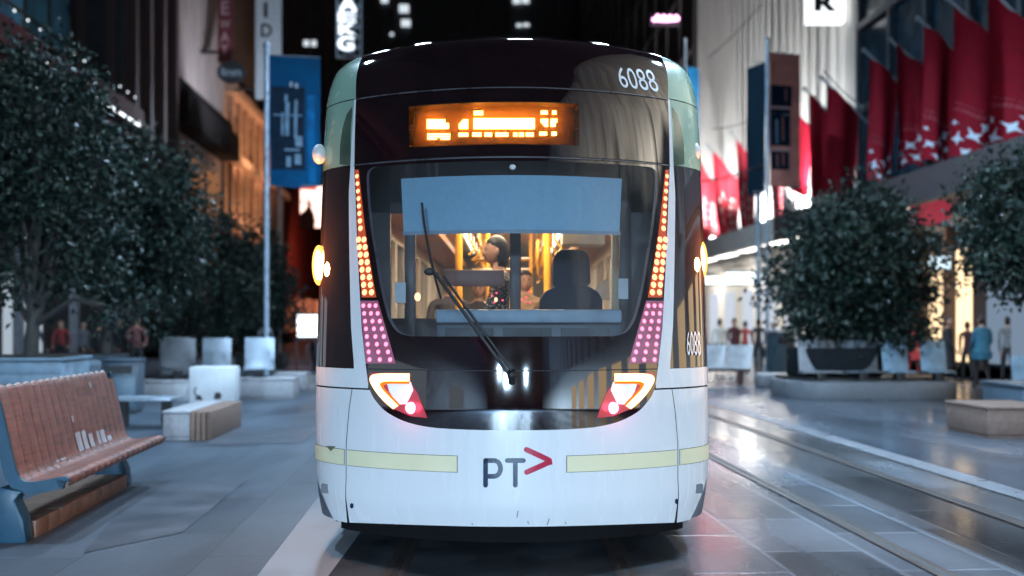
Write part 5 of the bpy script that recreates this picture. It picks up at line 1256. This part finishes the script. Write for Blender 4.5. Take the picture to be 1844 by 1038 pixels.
# ------------------------------------------------------------------ flags on the right
def flags():
    F_ = [(1776, -30, 1868, 60, 283, 0, 1), (1718, 5, 1783, 64, 288, 0, 1), (1664, 40, 1722, 90, 294, 0, 1), (1613, 78, 1665, 122, 302, 0, 1), (1566, 98, 1618, 147, 330, 0, 1), (1489, 148, 1547, 204, 357, 0, 0), (1456, 166, 1494, 204, 352, 0, 0), (1426, 196, 1462, 232, 350, 0, 0), (1386, 262, 1413, 300, 402, 1, 2), (1325, 248, 1362, 303, 417, 1, 2), (1282, 270, 1330, 325, 424, 1, 2), (1254, 282, 1292, 338, 430, 1, 2), (1240, 330, 1272, 372, 432, 1, 2)]
    lab = ['nearest and largest red flag at the right edge, with pale birds and a text band', 'second nearest red flag, with pale birds along its bottom hem', 'third nearest red flag, half in dark folds, with pale birds', 'fourth nearest red flag, hanging under a bare pole tip', 'fifth nearest red flag, last one before the white gap', 'broad plain dark red flag just left of the white gap', 'plain dark red flag between the broad one and the salmon banner', 'plain dark red flag touching the salmon banner', 'bright red flag with pale letters under the salmon banner', 'bright red lettered flag just left of the navy banner', 'bright red lettered flag in the middle of the far group', 'bright red lettered flag nearest the white camera dome of the tram', 'farthest small red flag, just right of the tram']
    for k, (u0, v0, u1, v1, vb, hi, deco) in enumerate(F_):
        uc = (u0 + u1) / 2; y = F * 13.5 / (uc - 812); A, B_ = P(u0, v0, y), P(u1, v1, y); zb = P(u0, vb, y).z
        o = empty('flag', A, lab[k], 'flag', 'red flags on angled poles along the right side'); d = (A - B_); mb = MB()
        base = B_ - d * .12; base.x = max(base.x, base.x); mb.tube([A + d * .16 + Vector((0, .06, 0)), base + Vector((0, .06, 0)), base - d * .35 + Vector((0, .06, 0))], .05, 8); mb.ball(A + d * .17 + Vector((0, .06, 0)), .08, nu=8, nv=6)
        mb.build('flagpole', M['galv'], o, smooth=True)
        ph = rnd.uniform(0, 6); fw = rnd.uniform(.7, 1.35); nar = rnd.uniform(.80, .93); tp = .14 if hi else .0; Hh = A.z - zb
        def cl(p, r, y=y, A=A, B_=B_, zb=zb, ph=ph, fw=fw, tp=tp, k=k, nar=nar):
            p = .02 + p * (nar + (.97 - nar) * (1 - r))
            top = A + (B_ - A) * p; z = top.z + (zb + (.12 * math.sin(6 * p + ph)) - top.z) * r
            x = top.x + r * (.05 * math.sin(4 * r + ph) + tp * (B_.x - A.x) * 1.6) - tp * r * p * (B_.x - A.x) * 1.2
            return Vector((x, y + (.05 + .20 * r) * math.sin(fw * 2 * PI * p + ph + r) , z))
        n, m = 26, 24; vs = [cl(i / n, j / m) for j in range(m + 1) for i in range(n + 1)]; vs += [v + Vector((0, .01, 0)) for v in vs]; N1 = (n + 1) * (m + 1); mb = MB()
        fs = []
        for j in range(m):
            for i in range(n):
                c = j * (n + 1) + i; fs += [(c, c + 1, c + n + 2, c + n + 1), (N1 + c, N1 + c + n + 1, N1 + c + n + 2, N1 + c + 1)]
        mb.add(vs, fs); mb.build('cloth', M['flag_hi'] if hi else M['flag'], o, smooth=True)
        off = Vector((0, -.03, 0)); wd = abs(B_.x - A.x)
        def put(mb, shape, cp, cr, sx, sz):      # flat mark laid on the cloth
            c = cl(cp, cr) + off; ring = [cl(min(.99, max(.01, cp + sx * a)), min(.985, max(.02, cr + sz * b))) + off for a, b in shape]
            mb.add([c] + ring, [(0, 1 + i, 1 + (i + 1) % len(ring)) for i in range(len(ring))])
        if deco == 1:
            mb = MB(); r2 = random.Random(k + 40)
            def bird(rot):                       # swooping bird: long beak-to-tail, two uneven swept wings
                q = [(1.25, 0), (.35, .22), (.12, 1.05), (-.22, .30), (-1.0, .28), (-.38, -.12), (-.10, -.85), (.30, -.25)]; k1 = r2.uniform(.7, 1.2)
                return [(a * math.cos(rot) - b * k1 * math.sin(rot), a * math.sin(rot) + b * k1 * math.cos(rot)) for a, b in q]
            for cp, cr, s in ((.17, .88, .20), (.52, .83, .21), (.82, .75, .21), (.34, .96, .17), (.70, .94, .20), (.92, .88, .15), (.10, .77, .10)):
                put(mb, bird(r2.uniform(-2.6, .6)), cp, cr, s, s * wd / Hh)
            mb.build('bird_print', M['print'], o)
            mb = MB(); vs, fs, asp = text2d('LEARNING'); 
            mb.add([cl(.06 + .88 * a, .665 + .028 * (1 - b)) + off for a, b in vs], fs)
            vs, fs, asp = text2d('THE CITY OF'); mb.add([cl(.06 + .7 * a, .63 + .012 * (1 - b)) + off for a, b in vs], fs)
            mb.build('text_print', M['print_d'], o)
        if deco == 2:
            mb = MB()
            for i, (s, p0, p1) in enumerate((('L E', .30, .9), ('L E', .15, .9), ('L E', .2, .85), ('L E', .25, .9), ('E', .55, .85))):
                vs, fs, asp = text2d(s); z0 = .42 + i * .115; mb.add([cl(p0 + (p1 - p0) * a, z0 + .07 * (1 - b)) + off for a, b in vs], fs)
            mb.build('text_print', M['print_w'], o)

# ------------------------------------------------------------------ people
def head(mb, c, s, yaw, mats_):
    """egg-shaped head with nose, brow, chin, ears, eyes, mouth; faces local -Y turned by yaw. Material slots: skin, hair, dark, lip"""
    Rm = Matrix.Rotation(yaw, 4, 'Z'); T0 = Matrix.Translation(c) @ Rm; nu, nv = 28, 22; base = len(mb.v)
    def sh(th, ph):
        x, y, z = math.sin(th) * math.cos(ph), math.sin(th) * math.sin(ph), math.cos(th)
        fr = max(0, -y); p = Vector((x * .074, y * .095, z * .118))
        if z < 0: p.x *= 1 - .28 * z * z; p.y *= 1 - .12 * z * z * (y > 0)
        g = lambda a, b, w, h: math.exp(-((x - a) / w) ** 2 - ((z - b) / h) ** 2) * (fr > .2)
        p.y -= .026 * g(0, -.16, .17, .13) + .012 * g(0, .0, .12, .16) + .008 * g(0, -.78, .25, .14) + .007 * g(0, -.50, .28, .08) + .006 * g(0, .26, .5, .08) - .010 * g(.38, .06, .17, .10) - .010 * g(-.38, .06, .17, .10) - .006 * g(0, -.34, .3, .06)
        return p * s
    v = [sh(PI * j / nv, 2 * PI * i / nu) for j in range(nv + 1) for i in range(nu)]
    f = [(j * nu + i, (j + 1) * nu + i, (j + 1) * nu + (i + 1) % nu, j * nu + (i + 1) % nu) for j in range(nv) for i in range(nu)]
    mb.add([T0 @ p for p in v], f, mats_[0])
    old = mb.M; mb.M = T0
    for sx in (-1, 1):
        mb.ball((sx * .029 * s, -.079 * s, .008 * s), .012 * s, .009 * s, .006 * s, 8, 6, mats_[2]); mb.ball((sx * .075 * s, .012 * s, -.005 * s), .009 * s, .018 * s, .03 * s, 8, 8, mats_[0]); mb.box(sx * .03 * s - .015 * s, sx * .03 * s + .015 * s, -.093 * s, -.084 * s, .024 * s, .029 * s, mats_[2])
    mb.ball((0, -.094 * s, -.056 * s), .020 * s, .008 * s, .007 * s, 8, 6, mats_[3]); mb.M = old
def hair_mesh(c, s, yaw, long=0.0):
    mb = MB(Matrix.Translation(c) @ Matrix.Rotation(yaw, 4, 'Z')); nu, nv = 28, 18; vs = []
    for j in range(nv + 1):
        for i in range(nu):
            th, ph = PI * .80 * j / nv, 2 * PI * i / nu; x, y, z = math.sin(th) * math.cos(ph), math.sin(th) * math.sin(ph), math.cos(th)
            lim = .50 if y < -.5 else (.34 if y < .08 else -.72)
            zz = max(z, lim + .05 * math.sin(9 * ph)); k = 1.09 if z > lim else 1.0
            n = 1 + .03 * math.sin(13 * ph + 5 * th); dz = -long * max(0, (-z + .3)) if (y > -.25 and z < .3) else 0
            q = math.sqrt(max(0.01, 1 - zz * zz)) / max(.05, math.sin(th)) if z < lim else 1
            vs.append(Vector((x * .074 * k * n * min(q, 1.3), y * .095 * k * n + .006, zz * .118 * 1.1 + .006 + dz)) * s)
    fs = [(j * nu + i, (j + 1) * nu + i, (j + 1) * nu + (i + 1) % nu, j * nu + (i + 1) % nu) for j in range(nv) for i in range(nu)]
    return mb.add(vs, fs)

def person(loc, rotz, label, h=1.70, top=(.05, .05, .06), legs=(.02, .02, .024), shoe=(.015, .015, .016), stride=.18, arm=(.1, -.1), bend=(.15, .15), headyaw=0.0, coat=None, hood=False, longhair=0.0, raise_hand=0.0, bag=None, group=None, seated=False, skin=None):
    o = empty('person', loc, label, 'person', group, rotz); k = h / 1.74
    J = {}; E = []; Rr = {}
    def j(n, p, r, par=None): J[n] = Vector(p) * k; Rr[n] = (r[0] * k, r[1] * k) if isinstance(r, tuple) else (r * k, r * k); E.append((par, n)) if par else None
    j('pel', (0, 0, .95), (.135, .105)); j('waist', (0, 0, 1.10), (.125, .095), 'pel'); j('chest', (0, .005, 1.30), (.150, .11), 'waist'); j('sh', (0, .01, 1.42), (.12, .085), 'chest'); j('neck', (0, 0, 1.51), .052, 'sh'); j('skull', (0, -.012, 1.60), .055, 'neck')
    for s, n in ((-1, 'l'), (1, 'r')):
        sw = stride * s; j('hip' + n, (s * .09, 0, .88), .095, 'pel')
        if seated: j('kn' + n, (s * .11, -.42, .86), .07, 'hip' + n); j('an' + n, (s * .11, -.44, .48), .045, 'kn' + n); j('toe' + n, (s * .12, -.58, .43), .038, 'an' + n)
        else: j('kn' + n, (s * .095, -sw * .55 - .02, .50), .062, 'hip' + n); j('an' + n, (s * .10, -sw + .02 + (.05 if sw < 0 else 0), .09 + (.04 if sw < 0 else 0)), .042, 'kn' + n); j('toe' + n, (s * .115, -sw - .14 + (.04 if sw < 0 else 0), .035), .036, 'an' + n)
        j('sho' + n, (s * .185, .015, 1.40), .062, 'sh'); a = arm[0 if s < 0 else 1]; b = bend[0 if s < 0 else 1]
        el = Vector((s * .235, .02 - a, 1.13)); wr = el + Vector((s * .005 - s * b * .25, -b * .9 - a * .4, -.245 * math.cos(b * 1.3) + (raise_hand if s > 0 else 0)))
        j('el' + n, el, .045, 'sho' + n); j('wr' + n, wr, .031, 'el' + n); hd = (wr - el).normalized() * .075; j('pa' + n, wr + hd, .030, 'wr' + n)
    names = list(J); me = bpy.data.meshes.new('body'); me.from_pydata([J[n] for n in names], [(names.index(a), names.index(b)) for a, b in E], [])
    tmp = bpy.data.objects.new('body', me); COL.objects.link(tmp); sk = tmp.modifiers.new('s', 'SKIN'); sk.use_smooth_shade = True; sk.branch_smoothing = .6; ss = tmp.modifiers.new('u', 'SUBSURF'); ss.levels = 1; ss.render_levels = 1
    for i, n in enumerate(names): me.skin_vertices[0].data[i].radius = Rr[n]
    me.skin_vertices[0].data[0].use_root = True
    dg = bpy.context.evaluated_depsgraph_get(); dg.update(); bm_ = bpy.data.meshes.new_from_object(tmp.evaluated_get(dg)); bpy.data.objects.remove(tmp)
    mb = MB(); body_v = [v.co.copy() for v in bm_.vertices]; hands = [(J['pa' + n], J['wr' + n]) for n in 'lr']; el = [J['el' + n] for n in 'lr']
    for p in bm_.polygons:
        c = p.center; m = 1
        if min((c - a).length for a, w in hands) < .075 * k or min((c - w).length for a, w in hands) < .028 * k: m = 0
        elif c.z > 1.475 * k and abs(c.x) < .12 * k: m = 0
        elif c.z < (.10 if not seated else .49) * k and abs(c.x) < .2 * k: m = 3
        elif c.z < .96 * k and abs(c.x) < .185 * k and min((c - e).length for e in el) > .09: m = 2
        b0 = len(mb.v); mb.v += [body_v[i] for i in p.vertices]; mb.f.append(list(range(b0, b0 + len(p.vertices)))); mb.mi.append(m)
    bpy.data.meshes.remove(bm_)
    for n, s in (('l', -1), ('r', 1)):           # five tapered, bent fingers rooted in each palm
        pa, wr = J['pa' + n], J['wr' + n]; d = (pa - wr).normalized(); side = Vector((0, 1, 0)); side = (side - d * side.dot(d)).normalized(); inn = d.cross(side) * (1 if d.cross(side).x * -s > 0 else -1)
        for q, (l, off_) in enumerate(((.068, -.026), (.080, -.009), (.076, .009), (.058, .025))):
            a = pa + (side * off_ + d * .012) * k; b = a + (d * l * .5 + inn * l * .10) * k; c = b + (d * l * .38 + inn * l * .32) * k; mb.tube([a, b, c], [.0095 * k, .0085 * k, .006 * k], 6, 0)
        a = wr + (d * .03 - side * .026) * k; mb.tube([a, a + (d * .03 - side * .028 + inn * .01) * k, a + (d * .058 - side * .030 + inn * .022) * k], [.012 * k, .0095 * k, .007 * k], 6, 0)
    hc = Vector((0, -.02, 1.635)) * k; head(mb, hc, 1.0 * k, headyaw, (0, 4, 4, 5))
    for i in range(len(mb.v)): mb.v[i] = mb.v[i] + Vector(loc)
    key = str(top) + str(legs)
    mm = [skin or M['skin'], cloth(top), cloth(legs), cloth(shoe), M['hair'], LIP()]
    bo = mb.build('body', mm, o, smooth=True)
    hm = hair_mesh(hc + Vector(loc), 1.0 * k, headyaw, longhair); hm.build('hair', M['hair'], o, smooth=True)
    if coat:
        mb = MB(Matrix.Translation(loc)); prof = [(.175, .135, 1.44), (.20, .145, 1.32), (.185, .14, 1.12), (.205, .155, .95), (.235, .19, .70), (.255, .215, coat[1])]; n = 24; vs = []
        for rx, ry, z in prof:
            for i in range(n): t = 2 * PI * i / n; q = 1 + .04 * math.sin(5 * t + z * 4) * (1.44 - z); vs.append(Vector((rx * q * math.cos(t), ry * q * math.sin(t), z)) * k)
        mb.add(vs, [(jj * n + i, jj * n + (i + 1) % n, (jj + 1) * n + (i + 1) % n, (jj + 1) * n + i) for jj in range(len(prof) - 1) for i in range(n)]); mb.build('coat', cloth(coat[0]), o, smooth=True)
    return o
_cl = {}
def cloth(c):
    if c == 'knit' and c not in _cl:
        m = pm('flecked_knit', (.02, .018, .02), .85); N, L, b = nt(m); v = N.new('ShaderNodeTexVoronoi'); v.inputs['Scale'].default_value = 55; tc = N.new('ShaderNodeTexCoord'); L.new(tc.outputs['Object'], v.inputs['Vector'])
        r = N.new('ShaderNodeValToRGB'); r.color_ramp.elements[0].color = (.42, .36, .27, 1); r.color_ramp.elements[1].color = (.018, .015, .018, 1); r.color_ramp.elements[0].position = .22; r.color_ramp.elements[1].position = .42
        L.new(v.outputs['Distance'], r.inputs['Fac']); L.new(r.outputs['Color'], b.inputs['Base Color']); _cl[c] = m
    if c not in _cl: _cl[c] = pm('cloth', c, .8, scale=14, var=.25)
    return _cl[c]
def LIP():
    if 'lip' not in _cl: _cl['lip'] = pm('lip', (.30, .08, .07), .4)
    return _cl['lip']

def people():
    def at(u, v): return G(u, v)
    person(at(246, 690), .5, 'person in red-grey top and black trousers standing left of the chairs', 1.76, (.16, .06, .06), stride=.08, arm=(.12, .12), bend=(.9, .7), headyaw=.3)
    person(at(196, 688), 3.3, 'dark dressed person with back turned, just left of the red-grey top', 1.72, (.02, .02, .022), stride=.05)
    person(at(178, 684), 3.0, 'dark dressed person farthest left in the group under the left trees', 1.66, (.035, .03, .035), stride=.12)
    person(at(110, 672), .2, 'person in a red top between the two nearest left tree trunks', 1.68, (.25, .03, .03), stride=.1)
    person(at(478, 664), .1, 'person in a white shirt behind the chairs near the left tree foliage', 1.70, (.50, .54, .60), stride=.15)
    person(at(566, 668), -.1, 'person in a dark red top between lit screen and tram', 1.70, (.13, .03, .03), stride=.22, legs=(.03, .03, .035))
    person(at(1296, 672), 2.9, 'person in a cream shirt and red cap behind the metal bench', 1.72, (.62, .58, .50), stride=.05)
    person(at(1322, 672), .3, 'person in a dark maroon top right of the cream shirt', 1.74, (.09, .025, .03), stride=.12)
    person(at(1342, 668), 2.6, 'person in a coral red top left of the flag poles', 1.66, (.50, .08, .07), stride=.1)
    person(at(1646, 676), .4, 'person in a red patterned dress behind the blue chairs', 1.66, (.34, .03, .05), legs=(.30, .03, .04), stride=.1, coat=((.32, .03, .045), .50))
    person(at(1706, 690), .9, 'person in a long black coat walking by the warm shop windows', 1.74, (.02, .02, .023), stride=.22, coat=((.016, .016, .02), .42), longhair=.06)
    person(at(1768, 699), 3.2, 'person in a blue jacket with back turned, right of the warm windows', 1.76, (.03, .13, .20), stride=.1, arm=(.02, .02), bend=(.2, .2), coat=((.03, .14, .21), .86))
    person(at(1815, 692), 2.9, 'person in a grey top with dark trousers at the right edge', 1.74, (.15, .16, .17), stride=.16)
    person(at(1742, 690), 3.0, 'person in dark maroon clothes half behind the blue jacket', 1.62, (.06, .018, .022), stride=.1)
    person(at(62, 684), 2.8, 'dark dressed person left of the red top, between the left tree trunks', 1.70, (.03, .035, .045), stride=.12)
    person(at(216, 680), .6, 'person in a long dark coat right behind the pair under the left trees', 1.75, (.02, .02, .025), stride=.15, coat=((.02, .02, .024), .6))
    person(at(150, 676), 1.0, 'person in a grey top near the second left tree trunk', 1.64, (.12, .13, .15), stride=.2)
    person(at(1366, 668), 3.0, 'dark dressed person between the two flag poles on the right', 1.72, (.03, .03, .036), stride=.12)
    person(at(1392, 665), .2, 'person in a pink top just right of the salmon banner pole', 1.62, (.42, .10, .16), stride=.1)
    person(at(1836, 690), .5, 'person in dark clothes partly cut by the right edge', 1.78, (.025, .028, .036), stride=.18)
    person(at(1792, 684), 3.3, 'person in a dull red jacket between the blue jacket and the grey top', 1.68, (.20, .03, .035), stride=.12)
    # inside the tram
    person((-.115, 8.75, .48), -PI / 2, 'passenger in a dark flecked knit top seen in profile through the windscreen', 1.80, 'knit', stride=.04, arm=(.1, .1), bend=(.5, .5), headyaw=-.0, longhair=.05, skin=pm('warm_lit_skin', (.50, .28, .19), .5, var=.06))
    person((-.62, 10.2, .48), .2, 'passenger in dark clothes standing deep in the tram at the left', 1.58, (.03, .025, .03), stride=.03)
    person((-.36, 11.2, .48), -.1, 'passenger standing behind the yellow handrail in the tram', 1.55, (.04, .03, .03), stride=.03)
    person((.14, 10.8, .48), .1, 'passenger in a tan top between the two yellow handrails', 1.62, (.35, .22, .12), stride=.03, bend=(1.0, .9))
# ------------------------------------------------------------------ world, camera, build
def world():
    w = bpy.data.worlds.new('World'); scene.world = w; w.use_nodes = True; N, L = w.node_tree.nodes, w.node_tree.links
    bg = N['Background']; sky = N.new('ShaderNodeTexSky'); sky.sky_type = 'NISHITA'; sky.sun_disc = False; sky.sun_elevation = R(1.0); sky.sun_rotation = R(0)
    L.new(sky.outputs[0], bg.inputs['Color']); bg.inputs['Strength'].default_value = .02
def camera():
    cd = bpy.data.cameras.new('camera'); cam = bpy.data.objects.new('camera', cd); COL.objects.link(cam)
    cam.location = (0, 0, CH); cam.rotation_euler = (R(90), 0, 0); cd.sensor_width = 36; cd.lens = 36 * F / 1844; cd.shift_y = (V0 - 519) / 1844; cd.shift_x = 0
    cd.clip_start = .05; cd.clip_end = 2000; cd.dof.use_dof = True; cd.dof.focus_distance = 6.75; cd.dof.aperture_fstop = .95; scene.camera = cam
mats(); world(); camera(); ground(); buildings(); signs(); poles(); flags(); furniture(); trees(); tram(); people()
vs = scene.view_settings; vs.view_transform = 'Standard'; vs.look = 'None'; vs.exposure = 0; vs.gamma = 1; vs.use_curve_mapping = False
scene.cycles.max_bounces = 8; scene.cycles.transparent_max_bounces = 12; scene.cycles.sample_clamp_indirect = 6; scene.cycles.caustics_reflective = False; scene.cycles.caustics_refractive = False
